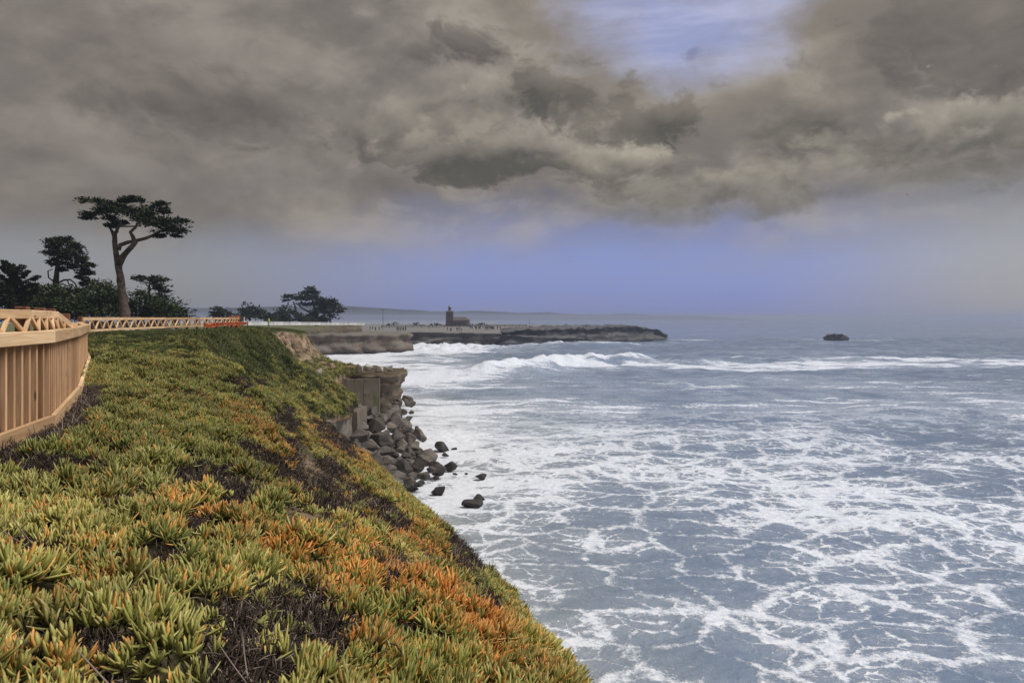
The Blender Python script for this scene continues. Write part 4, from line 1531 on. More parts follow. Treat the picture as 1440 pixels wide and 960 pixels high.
def car(x, y, z, rz, paint, label):
    t = thing('parked_car', label, 'car', (x, y, z))
    t.rotation_euler = (0, 0, rz)
    # body as cross sections along the length: (x, half width, low z, high z)
    S = [(-2.15, .70, .38, .72), (-2.05, .82, .26, .86), (-1.3, .87, .22, .95), (-.6, .88, .22, .98), (.7, .88, .22, .98), (1.5, .86, .24, 1.0), (2.1, .80, .30, .98), (2.18, .70, .42, .90)]
    V, F = [], []
    for sx, w, lo, hi in S:
        V += [(sx, -w * .94, lo), (sx, -w, (lo + hi) / 2), (sx, -w * .90, hi), (sx, w * .90, hi), (sx, w, (lo + hi) / 2), (sx, w * .94, lo)]
    for i in range(len(S) - 1):
        for k in range(6):
            F.append((i * 6 + k, i * 6 + (k + 1) % 6, (i + 1) * 6 + (k + 1) % 6, (i + 1) * 6 + k))
    F += [tuple(range(6)), tuple((len(S) - 1) * 6 + k for k in range(5, -1, -1))]
    mesh_obj('body', V, F, paint, t, True)
    cab = [(-1.25, .76, .93), (-.45, .62, 1.40), (.9, .62, 1.44), (1.85, .72, .98)]
    V = []
    for sx, w, h in cab:
        V += [(sx, -w, h), (sx, w, h)]
    V += [(-1.2, -.80, .90), (-1.2, .80, .90), (1.8, -.80, .90), (1.8, .80, .90)]
    mesh_obj('roof', [(-.45, -.63, 1.40), (-.45, .63, 1.40), (.9, .63, 1.445), (.9, -.63, 1.445), (-.45, -.63, 1.36), (-.45, .63, 1.36), (.9, .63, 1.40), (.9, -.63, 1.40)],
             [(0, 3, 2, 1), (4, 5, 6, 7), (0, 1, 5, 4), (1, 2, 6, 5), (2, 3, 7, 6), (3, 0, 4, 7)], paint, t)
    mesh_obj('windscreen', [(-1.25, -.74, .94), (-1.25, .74, .94), (-.47, .61, 1.38), (-.47, -.61, 1.38)], [(0, 1, 2, 3)], M['glass'], t)
    mesh_obj('rear_window', [(1.85, -.72, .98), (1.85, .72, .98), (.92, .61, 1.42), (.92, -.61, 1.42)], [(0, 3, 2, 1)], M['glass'], t)
    for s in (-1, 1):
        mesh_obj('side_window', [(-1.15, s * .80, .95), (1.75, s * .78, .98), (.9, s * .635, 1.41), (-.45, s * .635, 1.37)], [(0, 1, 2, 3) if s < 0 else (3, 2, 1, 0)], M['glass'], t)
        v, f = box_geom((2.17, s * .6, .80), (.05, .28, .14))
        mesh_obj('tail_light', v, f, M['lamp'], t)
        for wx in (-1.35, 1.3):
            v, f = tube_geom([(wx, s * .74, .32), (wx, s * .90, .32)], [.32, .32], 16)
            wv = mesh_obj('wheel', v, f, M['tyre'], t)
            v, f = tube_geom([(wx, s * .905, .32), (wx, s * .915, .32)], [.2, .2], 12)
            mesh_obj('rim', v, f, M['rim'], wv)
    return t


for px, d, paint, rz, lb in [(124, 38, 'car_white', 0.25, 'white parked car behind the near end of the zigzag fence'), (160, 43, 'car_white', 0.15, 'white parked car left of the tall cypress trunk behind the fence'),
                             (205, 50, 'car_dark', 0.2, 'dark blue parked car right of the tall cypress trunk behind the fence')]:
    x = (px - 720) / FPX * d
    gz = ground_z(x, d)
    car(x, d, gz - 0.0, rz, M[paint], lb)

# ------------------------------------------------------------------ trees


def spray_cloud(pads, n_per, size, flat=0.35, clump=0.35, seed=0):
    """pads: (centre, radii) ellipsoids -> many small leafy sprays gathered in clumps.  returns verts, tris"""
    r = np.random.default_rng(seed)
    Vs = []
    for c, rad, dens in pads:
        c, rad = np.array(c), np.array(rad)
        n = int(n_per * dens * max(0.3, rad[0] * max(rad[2], 0.35)))
        nc = max(3, n // 28)
        cc = r.normal(size=(nc, 3))
        cc /= np.linalg.norm(cc, axis=1)[:, None]
        cc *= r.uniform(0.25, 1.0, (nc, 1)) ** 0.5
        cen = c + cc * rad
        k = r.integers(0, nc, n)
        off = r.normal(size=(n, 3)) * np.array([clump, clump, clump * 0.42]) * min(1.0, rad[0])
        p = cen[k] + off
        # each spray: a narrow drooping fan of two triangles pointing outwards
        out = p - c
        out[:, 2] *= 0.35
        out += r.normal(size=(n, 3)) * 0.55 * np.linalg.norm(rad) * 0.5
        out /= np.linalg.norm(out, axis=1)[:, None] + 1e-9
        s = size * r.uniform(0.5, 1.35, n)[:, None]
        side = np.cross(out, r.normal(size=(n, 3)) * np.array([flat, flat, 1.0]))
        side /= np.linalg.norm(side, axis=1)[:, None] + 1e-9
        a = p - out * s * 0.5
        b1 = p + side * s * 0.34
        b2 = p - side * s * 0.34
        t = p + out * s * 0.85 + np.array([0, 0, 0.12]) * s
        Vs.append(np.stack([a, b1, t, b2], 1))
    V = np.concatenate(Vs).reshape(-1, 3)
    m = len(V) // 4
    i = np.arange(m)[:, None] * 4
    F = i + np.array([[0, 1, 2, 3]])
    return V, F


def tree(name, label, d, trunk_paths, pads, n_per=260, size=0.3, bark='bark_dark', leaf='cyp', seed=0, base=None, group=None, depth=0.8, cat='tree', clump=0.35):
    """paths and pads in photograph pixels at depth d; branches and pads also spread in depth"""
    r = np.random.default_rng(seed)
    s = d / FPX
    bx, by, bz = base if base else at(*trunk_paths[0][0][:2], d)
    t = thing(name, label, cat, (bx, by, bz), group)
    parts = []
    for path in trunk_paths:
        P, Rr = [], []
        for q in path:
            px, py, rp = q[:3]
            dy = q[3] if len(q) > 3 else 0.0
            p = at(px, py, d)
            P.append((p[0] - bx, dy, p[2] - bz))
            Rr.append(rp * s)
        P, Rr = resample(P, Rr, 6 * s)
        parts.append(tube_geom(P, Rr, 9, 0.28))
    first = parts[:1]
    v, f = merge(first)
    mesh_obj('trunk', v, f, M[bark], t, True)
    for pt in parts[1:]:
        mesh_obj('limb', pt[0], pt[1], M[bark], t, True)
    L = []
    for q in pads:
        px, py, rx, ry = q[:4]
        dens = q[4] if len(q) > 4 else 1.0
        p = at(px, py, d)
        dy = r.uniform(-depth, depth) * rx * s * 0.6
        L.append(((p[0] - bx, dy, p[2] - bz), (rx * s, max(rx * s * 0.75, 0.5), ry * s), dens))
    V, F = spray_cloud(L, n_per, size, clump=clump, seed=seed)
    tri_obj('crown', V, F, M[leaf], t)
    return t


Q = lambda zx, zy: (90 + zx / 4.8, 260 + zy / 4.8)


def qpath(pts):
    return [(*Q(a, b), r, *dy) for a, b, r, *dy in pts]


tree('cypress_tree', 'tall wind shaped cypress with bare forked trunk and flat spreading crown', 60,
     [qpath([(420, 925, 8.2), (408, 860, 6.6), (395, 740, 5.3), (378, 620, 4.7), (368, 545, 4.6), (362, 500, 4.3), (345, 430, 3.4), (333, 350, 3.2, .2), (300, 300, 1.9, .4), (275, 265, 0.9, .6)]),
      qpath([(338, 360, 2.6), (365, 320, 2.2, -.3), (395, 290, 1.6, -.6), (420, 255, 1.0, -.8)]),
      qpath([(368, 440, 3.2), (378, 405, 2.9), (420, 385, 2.6, .3), (480, 368, 2.4, .6), (545, 340, 2.1, .9), (600, 305, 1.5, 1.1), (650, 280, .8, 1.3)]),
      qpath([(370, 530, 5.0), (402, 492, 4.2, -.2), (445, 450, 3.6, -.4), (505, 395, 3.2, -.6), (488, 352, 2.6, -.6), (478, 325, 2.2, -.7), (520, 295, 1.8, -.9), (545, 262, 1.0, -1.1)]),
      qpath([(395, 287, 1.3, -.6), (460, 283, 1.1, -.3), (520, 278, .8, 0)]), qpath([(365, 320, 1.2), (330, 260, .8), (260, 180, .5)])],
     [(*Q(a, b), rx / 4.8 * 1.06, ry / 4.8 * 0.74) for a, b, rx, ry in
      [(190, 104, 70, 9), (290, 130, 85, 24), (350, 150, 70, 30), (140, 218, 38, 10), (190, 195, 45, 14), (245, 175, 60, 22), (310, 225, 45, 22), (320, 278, 42, 14), (390, 255, 40, 16), (400, 175, 110, 36),
       (395, 105, 40, 10), (455, 88, 45, 8), (510, 105, 40, 10), (500, 190, 100, 45), (540, 240, 70, 40), (600, 170, 85, 40), (650, 130, 45, 16), (690, 180, 40, 12), (640, 250, 100, 50),
       (735, 250, 80, 34), (690, 305, 90, 36), (765, 300, 60, 34), (640, 345, 35, 12), (800, 240, 30, 10), (755, 345, 20, 10)]],
     n_per=1150, size=0.20, bark='bark', seed=1, clump=0.30)

Q = lambda zx, zy: (zx / 7.386, 320 + zy / 7.386)
tree('cypress_tree', 'dense dark cypress with shaggy drooping right side and arching bare lower boughs', 72,
     [qpath([(560, 900, 6), (568, 760, 5.0), (575, 640, 4.2), (585, 500, 3.4), (597, 380, 2.6), (600, 280, 1.8), (600, 190, 1.0)]),
      qpath([(560, 560, 1.2), (505, 520, 1.0), (498, 450, .9), (545, 432, .6)]),
      qpath([(605, 575, 1.4), (660, 545, 1.3), (730, 540, 1.1), (780, 580, .9), (800, 620, .6)]),
      qpath([(605, 600, 1.2), (650, 582, 1.0), (700, 610, .8)]), qpath([(700, 545, .9), (720, 600, .7)]),
      qpath([(600, 330, 1.5), (700, 280, 1.1, .5), (800, 300, .8, .8), (880, 400, .6, .8)])],
     [(*Q(a, b), rx / 7.386, ry / 7.386) for a, b, rx, ry in
      [(560, 140, 85, 22), (670, 125, 80, 25), (540, 200, 60, 20), (660, 190, 130, 45), (800, 190, 75, 38), (520, 262, 70, 20), (640, 265, 120, 45), (780, 270, 120, 55), (540, 360, 45, 40), (700, 350, 90, 35),
       (850, 340, 70, 55), (880, 430, 75, 50), (945, 390, 45, 18), (820, 500, 35, 35), (890, 520, 40, 55), (920, 470, 45, 25), (640, 440, 30, 40), (860, 580, 25, 25), (740, 400, 50, 30)]],
     n_per=1300, size=0.21, seed=2, clump=0.28)
tree('cypress_tree', 'low dark bough of cypress foliage beneath the shaggy cypress', 70,
     [qpath([(760, 840, 2.2), (745, 760, 1.8), (720, 690, 1.2), (680, 660, .7)])],
     [(*Q(a, b), rx / 7.386, ry / 7.386) for a, b, rx, ry in [(720, 650, 100, 38), (670, 690, 60, 30), (780, 690, 80, 45), (850, 660, 60, 20)]], n_per=1000, size=0.21, seed=3, cat='tree')
tree('conifer_tree', 'spiky conifer with upswept open branches above the hedge', 64,
     [qpath([(150, 940, 4), (140, 700, 3), (130, 520, 2.0), (118, 420, 1.0), (112, 400, .5)]),
      qpath([(130, 520, 1.2), (90, 430, .8), (45, 358, .4)]), qpath([(128, 500, 1.1), (70, 420, .7), (5, 410, .4)]), qpath([(135, 560, 1.2), (180, 470, .8), (225, 400, .4)]),
      qpath([(140, 620, 1.2), (240, 560, .8), (390, 515, .4)]), qpath([(140, 600, 1.2), (200, 520, .8), (280, 460, .4)]), qpath([(138, 600, 1.2), (60, 540, .8), (-40, 480, .4)])],
     [(x0 + (x1 - x0) * f_, y0 + (y1 - y0) * f_, 3.0 * (1.15 - f_) + 0.8, 1.3 * (1.2 - f_) + 0.4)
      for (x0, y0, x1, y1) in [(*Q(128, 520), *Q(45, 352)), (*Q(128, 500), *Q(0, 408)), (*Q(132, 560), *Q(228, 398)), (*Q(140, 620), *Q(400, 512)), (*Q(138, 590), *Q(290, 455)), (*Q(136, 600), *Q(-50, 470)), (*Q(122, 480), *Q(112, 385)),
                               (*Q(140, 660), *Q(360, 590)), (*Q(140, 660), *Q(-60, 560)), (*Q(130, 540), *Q(160, 420))] for f_ in (0.1, 0.3, 0.5, 0.7, 0.85, 1.0)]
     + [(*Q(110, 640), 22, 7), (*Q(20, 660), 16, 8), (*Q(210, 660), 18, 7), (*Q(120, 740), 34, 10)], n_per=1100, size=0.19, seed=4, clump=0.12)
DZ = EYE - 2.0
bushes = [('dense dark evergreen at the far left end of the hedge', 66, (30, 445), [(10, 412, 42, 20), (40, 420, 36, 20), (20, 436, 60, 16)], 5),
          ('rounded evergreen under the shaggy cypress trunk', 66, (75, 448), [(62, 415, 30, 16), (80, 430, 40, 16), (50, 438, 40, 14), (100, 438, 30, 12)], 6),
          ('wide leafy evergreen bush left of the tall bare trunk', 68, (130, 448), [(118, 424, 26, 14), (140, 428, 30, 18), (150, 415, 22, 14), (110, 438, 34, 12), (155, 438, 26, 12)], 7),
          ('flat topped small cypress peeping over the hedge beside the tall trunk', 75, (140, 440), [(140, 399, 18, 4), (128, 405, 16, 5), (150, 408, 14, 8), (157, 418, 14, 14)], 8),
          ('round evergreen bush just right of the tall bare trunk', 70, (200, 448), [(197, 418, 16, 10), (205, 428, 26, 14), (195, 438, 24, 12), (222, 436, 22, 14)], 9),
          ('low dark shrub sloping down at the right end of the hedge', 74, (245, 450), [(236, 430, 18, 12), (246, 438, 20, 9), (256, 442, 14, 6), (226, 440, 26, 8)], 10)]
for lb, d, (bx, by), pads, sd in bushes:
    tree('evergreen_bush', lb, d, [[(bx, by + 4, 3), (bx - 2, by - 12, 2), (pads[0][0], pads[0][1], 1)], [(bx, by - 8, 1.5), (pads[1][0], pads[1][1], .8)]], pads, n_per=620, size=0.24, leaf='bush', seed=sd, clump=0.4, cat='tree')
tree('cypress_tree', 'small flag shaped cypress with pale thin trunk right of the tall one', 80,
     [[(209, 450, 1.8), (209.5, 420, 1.6), (210, 402, 1.3), (212, 392, .8)], [(210, 405, .9), (200, 394, .7), (193, 390, .4)], [(210, 408, .8), (222, 402, .6), (230, 410, .4)]],
     [(196, 390, 10, 2.5), (207, 393, 14, 4.5), (220, 393, 14, 5), (228, 399, 10, 9), (226, 410, 11, 9), (216, 402, 9, 6), (230, 420, 8, 8), (222, 426, 10, 6)], n_per=800, size=0.22, bark='bark', seed=11, clump=0.25)
# the trees by the bay road
tree('shrub_tree', 'small low tree just past the fence end', 130, [[(309, 452, 1.5), (308, 440, 1)], [(308, 444, .8), (305, 436, .5)]], [(306, 438, 9, 6), (314, 442, 10, 5), (300, 443, 8, 4)], n_per=170, size=0.45, leaf='cyp_far', seed=20, clump=0.5)
tree('shrub_tree', 'leaning dark shrub with a tuft beside the safety netting', 140, [[(318, 452, 1.5), (312, 440, 1)], [(314, 444, .8), (306, 433, .5)]], [(306, 432, 5, 3), (310, 438, 8, 6), (317, 444, 9, 6)], n_per=170, size=0.45, leaf='cyp_far', seed=21, clump=0.5)
tree('shrub_tree', 'ragged shrubby tree with a twiggy peak behind the road', 165, [[(352, 454, 2), (350, 440, 1.2), (348, 428, .6)], [(350, 444, 1), (362, 436, .6)]],
     [(347, 432, 5, 6), (343, 440, 9, 8), (356, 440, 12, 8), (368, 441, 12, 7), (378, 446, 10, 5), (340, 447, 8, 5)], n_per=170, size=0.5, leaf='cyp_far', seed=22, clump=0.6)
tree('shrub_tree', 'rounded dark tree beside the far cypress', 175, [[(404, 456, 2), (402, 442, 1.2)], [(402, 446, 1), (412, 438, .6)]],
     [(400, 437, 12, 7), (393, 446, 12, 8), (412, 445, 14, 9), (386, 449, 9, 4), (424, 449, 10, 5)], n_per=170, size=0.5, leaf='cyp_far', seed=23, clump=0.6)
for px, d, w_, lb in [(332, 150, 14, 'low dark shrub behind the orange netting panel'), (386, 172, 12, 'low dark shrub filling the gap before the rounded tree by the bay road'),
                      (432, 185, 16, 'low dark shrub at the left foot of the broad far cypress'), (452, 196, 14, 'low dark shrub under the middle of the broad far cypress')]:
    tree('shrub_tree', lb, d, [[(px, 456, 1.5), (px, 448, 1)], [(px, 451, .8), (px + 4, 445, .5)]], [(px, 448, w_ * .8, 5), (px - w_ * .5, 450, w_ * .6, 4), (px + w_ * .5, 450, w_ * .6, 4)], n_per=190, size=0.45, leaf='cyp_far', seed=int(px), clump=0.5)
Q = lambda zx, zy: (380 + zx / 10.286, 390 + zy / 10.286)
tree('cypress_tree', 'broad layered cypress standing alone by the bay road', 190,
     [qpath([(680, 700, 3.0), (670, 560, 2.4), (640, 430, 1.8), (600, 300, 1.0)]), qpath([(370, 560, 1.8), (360, 420, 1.3), (330, 350, .8)]), qpath([(660, 560, 1.6), (560, 500, 1.2), (430, 430, .8)]),
      qpath([(690, 620, 1.6), (800, 520, 1.2), (900, 470, .8), (1040, 455, .4)]), qpath([(860, 650, 1.0), (850, 560, .8), (900, 500, .5)])],
     [(*Q(a, b), rx / 10.286, ry / 10.286) for a, b, rx, ry in
      [(590, 160, 75, 20), (560, 210, 120, 30), (480, 250, 80, 25), (660, 230, 80, 30), (290, 280, 100, 28), (250, 335, 70, 10), (400, 320, 80, 22), (560, 300, 150, 45), (700, 290, 60, 40), (500, 380, 110, 24),
       (680, 370, 130, 50), (820, 340, 110, 45), (900, 350, 60, 35), (960, 385, 60, 12), (860, 420, 120, 45), (1000, 455, 75, 12), (1055, 480, 25, 20), (700, 480, 110, 60), (640, 560, 80, 60), (740, 590, 60, 50), (850, 510, 60, 30), (900, 560, 40, 20), (980, 520, 25, 20)]],
     n_per=270, size=0.5, leaf='cyp_far', seed=24, clump=0.5)
tree('shrub_tree', 'thin bare looking tree at the right foot of the broad far cypress', 192, [[(464, 455, 1), (466, 444, .7), (474, 438, .4)], [(465, 447, .6), (460, 440, .3)]], [(472, 441, 8, 3), (462, 441, 6, 4), (478, 446, 5, 3)], n_per=40, size=0.5, leaf='cyp_far', seed=25, clump=0.5)

# ------------------------------------------------------------------ by the bay road: pale low wall, post, worker, lamp post
M['far_wall'] = simple('pale_low_wall', (0.50, 0.50, 0.49), 0.9, 0.3, 0.3)


def low_wall(name, path, h, label, cat='wall'):
    o = thing(name, label, cat, path[0])
    for a, b in zip(path[:-1], path[1:]):
        plank('wall_section', o, (a[0], a[1], a[2] + h / 2), (b[0], b[1], b[2] + h / 2), 0.4, h, M['far_wall'], bev=0)
        plank('coping', o, (a[0], a[1], a[2] + h + 0.06), (b[0], b[1], b[2] + h + 0.06), 0.55, 0.11, M['far_wall'], bev=0)
    return o


pts_w = []
for px, d in [(342, 118), (362, 128), (384, 138), (408, 150), (436, 163), (462, 178), (488, 196), (512, 214)]:
    pts_w.append(((px - 720) / FPX * d, d, EYE - 0.0096 * d - 0.05))
low_wall('low_wall', pts_w, 0.55, 'long pale low wall along the bay road before the far cypress')
wx = at(378, 456.5, 120)
person(wx[0], wx[1], wx[2] - 0.35, 2.4, 'hivis', 1, 'person in a bright yellow safety jacket standing by the bay road', None, 0.92)
p0 = at(343, 456, 110)
sp = thing('marker_post', 'short pale marker post beside the bay road', 'post', p0)
plank('post', sp, (p0[0], p0[1], p0[2] - 0.3), (p0[0], p0[1], p0[2] + 1.05), 0.18, 0.18, M['white'], bev=0)
plank('cap', sp, (p0[0], p0[1], p0[2] + 1.06), (p0[0], p0[1], p0[2] + 1.14), 0.24, 0.24, M['far_wall'], bev=0)
M['metal'] = simple('grey_metal', (0.16, 0.17, 0.18), 0.5, 0.1, 1, 0.5, 0, 0.5)
lp0 = at(538.5, 456, 330)
lp = thing('lamp_post', 'tall thin twin armed lamp post on the point', 'lamp post', (lp0[0], lp0[1], EYE - 5.6))
lpz = EYE - 5.6
plank('pole', lp, (lp0[0], lp0[1], lpz), (lp0[0], lp0[1], EYE + 4.0), 0.2, 0.2, M['metal'], bev=0)
for s in (-1, 1):
    plank('arm', lp, (lp0[0], lp0[1], EYE + 3.9), (lp0[0] + s * 0.9, lp0[1], EYE + 4.1), 0.1, 0.1, M['metal'], bev=0)
    plank('lamp_head', lp, (lp0[0] + s * 0.7, lp0[1], EYE + 4.08), (lp0[0] + s * 1.2, lp0[1], EYE + 4.14), 0.28, 0.12, M['metal'], bev=0)

# ------------------------------------------------------------------ lighthouse
M['brick'] = simple('lighthouse_brick', (0.105, 0.078, 0.072), 0.9, 0.35, 1.2)
M['trim'] = simple('stone_trim', (0.36, 0.31, 0.29), 0.9, 0.15, 1.0)
M['roof'] = simple('slate_roof', (0.10, 0.085, 0.085), 0.8, 0.2, 1.0)
LX, LY = (643 - 720) / FPX * 398, 398.0
LZ = EYE - 4.5
lh = thing('lighthouse', 'small brick lighthouse with tapering square tower and hipped hall on the point', 'lighthouse', (LX, LY, LZ))


def frustum(x0, x1, y0, y1, z0, z1, taper=0.0):
    t = taper
    V = [(x0, y0, z0), (x1, y0, z0), (x1, y1, z0), (x0, y1, z0), (x0 + t, y0 + t, z1), (x1 - t, y0 + t, z1), (x1 - t, y1 - t, z1), (x0 + t, y1 - t, z1)]
    F = [(0, 3, 2, 1), (4, 5, 6, 7), (0, 1, 5, 4), (1, 2, 6, 5), (2, 3, 7, 6), (3, 0, 4, 7)]
    return V, F


# tower: pixels 628..639 wide, 437..457 high
v, f = frustum(-6.4, -2.0, -2.2, 2.2, -0.6, 8.0, 0.32)
tw = mesh_obj('tower', v, f, M['brick'], lh)
v, f = frustum(-6.5, -1.9, -2.3, 2.3, 7.95, 8.35)
mesh_obj('gallery', v, f, M['trim'], tw)
for ang in range(12):
    a = ang * math.pi / 6
    plank('railing_post', tw, (-4.2 + 2.1 * math.cos(a) + LX, 2.1 * math.sin(a) + LY, 8.3 + LZ), (-4.2 + 2.1 * math.cos(a) + LX, 2.1 * math.sin(a) + LY, 9.1 + LZ), 0.06, 0.06, M['metal'], bev=0).parent = lh
v, f = tube_geom([(-4.2, 0, 8.4), (-4.2, 0, 9.2)], [.95, .95], 10)
lan = mesh_obj('lantern_room', v, f, M['metal'], lh)
v, f = tube_geom([(-4.2, 0, 9.2), (-4.2, 0, 10.5)], [.8, .8], 10)
mesh_obj('lantern_glass', v, f, M['glass'], lan)
v, f = tube_geom([(-4.2, 0, 10.5), (-4.2, 0, 10.9), (-4.2, 0, 11.35), (-4.2, 0, 11.5)], [1.05, .8, .3, .12], 10)
mesh_obj('cupola', v, f, M['metal'], lan)
v, f = tube_geom([(-4.2, 0, 11.4), (-4.2, 0, 12.3)], [.06, .04], 6)
mesh_obj('finial', v, f, M['metal'], lan)
for (x, z) in [(-4.2, 5.4), (-4.2, 2.4)]:
    v, f = box_geom((x, -2.05 if z > 4 else -2.17, z), (0.7, 0.16, 1.3))
    w_ = mesh_obj('window', v, f, M['glass'], lh)
    v, f = box_geom((x, -2.12 if z > 4 else -2.25, z - 0.75), (1.0, 0.3, 0.16))
    mesh_obj('sill', v, f, M['trim'], w_)
# hall with bowed hipped end
HP = [(-2.2, -3.0), (5.2, -3.0), (6.9, -1.6), (6.9, 1.6), (5.2, 3.0), (-2.2, 3.0)]
nH = len(HP)
V = [(x, y, -0.6) for x, y in HP] + [(x, y, 3.0) for x, y in HP]
F = [(i, (i + 1) % nH, nH + (i + 1) % nH, nH + i) for i in range(nH)] + [tuple(range(nH))[::-1], tuple(range(nH, 2 * nH))]
mesh_obj('hall', V, F, M['brick'], lh)
V = [(x * 1.0, y * 1.0, 3.02) for x, y in HP] + [(x, y, 3.35) for x, y in HP]
V = [(0.06 * (1 if x > 0 else -1) + x, y * 1.03, z) for x, y, z in V]
mesh_obj('cornice', V, F, M['trim'], lh)
RP = [(-2.5, -3.4), (5.4, -3.4), (7.4, -1.8), (7.4, 1.8), (5.4, 3.4), (-2.5, 3.4)]
V = [(x, y, 3.36) for x, y in RP] + [(-1.6, -0.3, 5.1), (4.2, -0.3, 5.1), (4.9, -0.1, 5.1), (4.9, 0.1, 5.1), (4.2, 0.3, 5.1), (-1.6, 0.3, 5.1)]
mesh_obj('roof', V, F, M['roof'], lh)
for x in (-0.6, 1.6, 3.8):
    v, f = box_geom((x, -3.02, 1.5), (1.0, 0.14, 1.5))
    w_ = mesh_obj('window', v, f, M['glass'], lh)
    v, f = box_geom((x, -3.08, 2.42), (1.3, 0.2, 0.24))
    mesh_obj('lintel', v, f, M['trim'], w_)
    v, f = box_geom((x, -3.08, 0.62), (1.3, 0.24, 0.16))
    mesh_obj('sill', v, f, M['trim'], w_)
v, f = box_geom((5.95, -2.42, 1.1), (0.2, 0.2, 2.2))
mesh_obj('downpipe', v, f, M['metal'], lh)

# railing along the path on the point, low shrubs, people
M['rail_dark'] = simple('dark_rail', (0.03, 0.03, 0.035), 0.8, 0.1)


def point_z(y):
    return EYE + float(np.interp(y, [295, 312, 360, 400, 470], [-6.4, -6.0, -5.0, -4.4, -4.3]))


rl = thing('railing', 'long dark post and rail barrier along the path on the point', 'railing', (-70, 372, point_z(372)))
RPTS = [(-66, 360), (-50, 364), (-36, 368), (-20, 372), (-6, 374), (8, 378)]
for a, b in zip(RPTS[:-1], RPTS[1:]):
    for h in (0.5, 1.1):
        plank('rail', rl, (*a, point_z(a[1]) + h), (*b, point_z(b[1]) + h), 0.14, 0.2, M['rail_dark'], bev=0)
for p, d, i in along(RPTS, 4.0):
    plank('post', rl, (p.x, p.y, point_z(p.y) - 0.3), (p.x, p.y, point_z(p.y) + 1.25), 0.22, 0.22, M['rail_dark'], bev=0)
crowd = [(523, 330, 2), (530, 330, 3), (560, 320, 7), (568, 322, 5), (605, 350, 2), (633, 312, 3), (645, 315, 4), (662, 345, 4), (672, 340, 7), (683, 338, 9), (692, 336, 8), (701, 335, 3)]
pi = 0
lab = {'dark': 'person in dark clothes standing in the crowd on the pale bare ground of the point', 'blue': 'person in a navy top standing in the crowd on the pale ground of the point',
       'pale': 'person in a pale jacket standing in the crowd on the pale ground of the point'}
for px, d, n in crowd:
    for k in range(n):
        dd = d + random.uniform(-6, 8)
        x = (px + random.uniform(-4, 4) - 720) / FPX * dd
        kd = random.choice(['dark', 'dark', 'dark', 'blue', 'pale'] if px > 650 else ['dark', 'dark', 'blue'])
        person(x, dd, point_z(dd) - 0.02, random.uniform(0, 6.3), kd, pi % 3, lab[kd], {'dark': 'people in dark clothes on the point', 'blue': 'people in navy on the point', 'pale': 'people in pale jackets on the point'}[kd], random.uniform(0.98, 1.1))
        pi += 1
for px, d, lb in [(612, 405, 'small dark windblown shrub left of the lighthouse'), (660, 402, 'low dark shrub at the right end of the lighthouse hall'), (553, 400, 'low dark shrub far left of the lighthouse by the railing'),
                  (585, 402, 'low wide dark shrub between the lamp post and the lighthouse'), (676, 404, 'low dark shrub behind the crowd right of the lighthouse')]:
    tree('low_shrub', lb, d, [[(px, 459, .8), (px, 455, .5)], [(px, 457, .4), (px + 2, 454, .3)]], [(px, 455.5, 5, 2.2), (px + 5, 456.5, 5, 1.6), (px - 5, 456.5, 5, 1.6)], n_per=26, size=0.7, leaf='cyp_far', seed=int(px), clump=0.5, cat='shrub')
# masts at the far shore
ms = at(746, 457.5, 372)
mt = thing('mast', 'thin twin masts on the dark rock shelf of the point', 'mast', (ms[0], ms[1], EYE - 5.2))
for dx, hh_ in ((-0.6, 4.2), (0.9, 3.2)):
    plank('pole', mt, (ms[0] + dx, ms[1], EYE - 5.4), (ms[0] + dx, ms[1], EYE - 5.2 + hh_), 0.16, 0.16, M['metal'], bev=0)
# gulls
M['gull'] = simple('gull_grey', (0.10, 0.10, 0.11), 0.8, 0.2)


def gull(px, py, d, rz, label, s=1.0):
    t = thing('gull', label, 'bird', at(px, py, d))
    t.rotation_euler = (0.1, 0.25, rz)
    v, f = tube_geom([(0, -.28, 0), (0, -.16, .01), (0, 0, .02), (0, .14, .01), (0, .24, .03), (0, .30, .02)], [.01, .05, .07, .055, .04, .012], 8)
    mesh_obj('body', v, f, M['gull'], t, True)
    for sd in (-1, 1):
        pr = [(0.04, .10, .03), (sd * .28, .14, .12), (sd * .62, .02, .06), (sd * .30, -.02, .11), (0.04 * sd, -.10, .03)]
        V = [Vector(p) for p in pr] + [Vector(p) + Vector((0, 0, -.018)) for p in pr]
        F = [(0, 1, 3, 4), (1, 2, 3), (9, 8, 6, 5), (8, 7, 6), (0, 5, 6, 1), (1, 6, 7, 2), (2, 7, 8, 3), (3, 8, 9, 4)]
        mesh_obj('wing', V, F, M['gull'], t, True)
    v, f = frustum(-.07, .07, -.40, -.26, -.005, .012)
    mesh_obj('tail', v, f, M['gull'], t)


gull(1276, 274, 260, 0.6, 'small dark gull gliding high under the clouds over the sea')

# ------------------------------------------------------------------ ground cover on the bluff
PLANTS = bpy.data.collections.new('plant_pieces')       # only a palette for the ground cover; never linked to the scene


def piece(name, V, F, t, rnd, m, smooth=True):
    me = bpy.data.meshes.new(name)
    me.from_pydata(V, [], F)
    me.update()
    for nm, arr in (('t', t), ('rnd', rnd)):
        a = me.attributes.new(nm, 'FLOAT', 'POINT')
        a.data.foreach_set('value', np.array(arr, np.float32))
    me.polygons.foreach_set('use_smooth', np.full(len(me.polygons), smooth))
    me.materials.append(m)
    o = bpy.data.objects.new(name, me)
    PLANTS.objects.link(o)
    return o


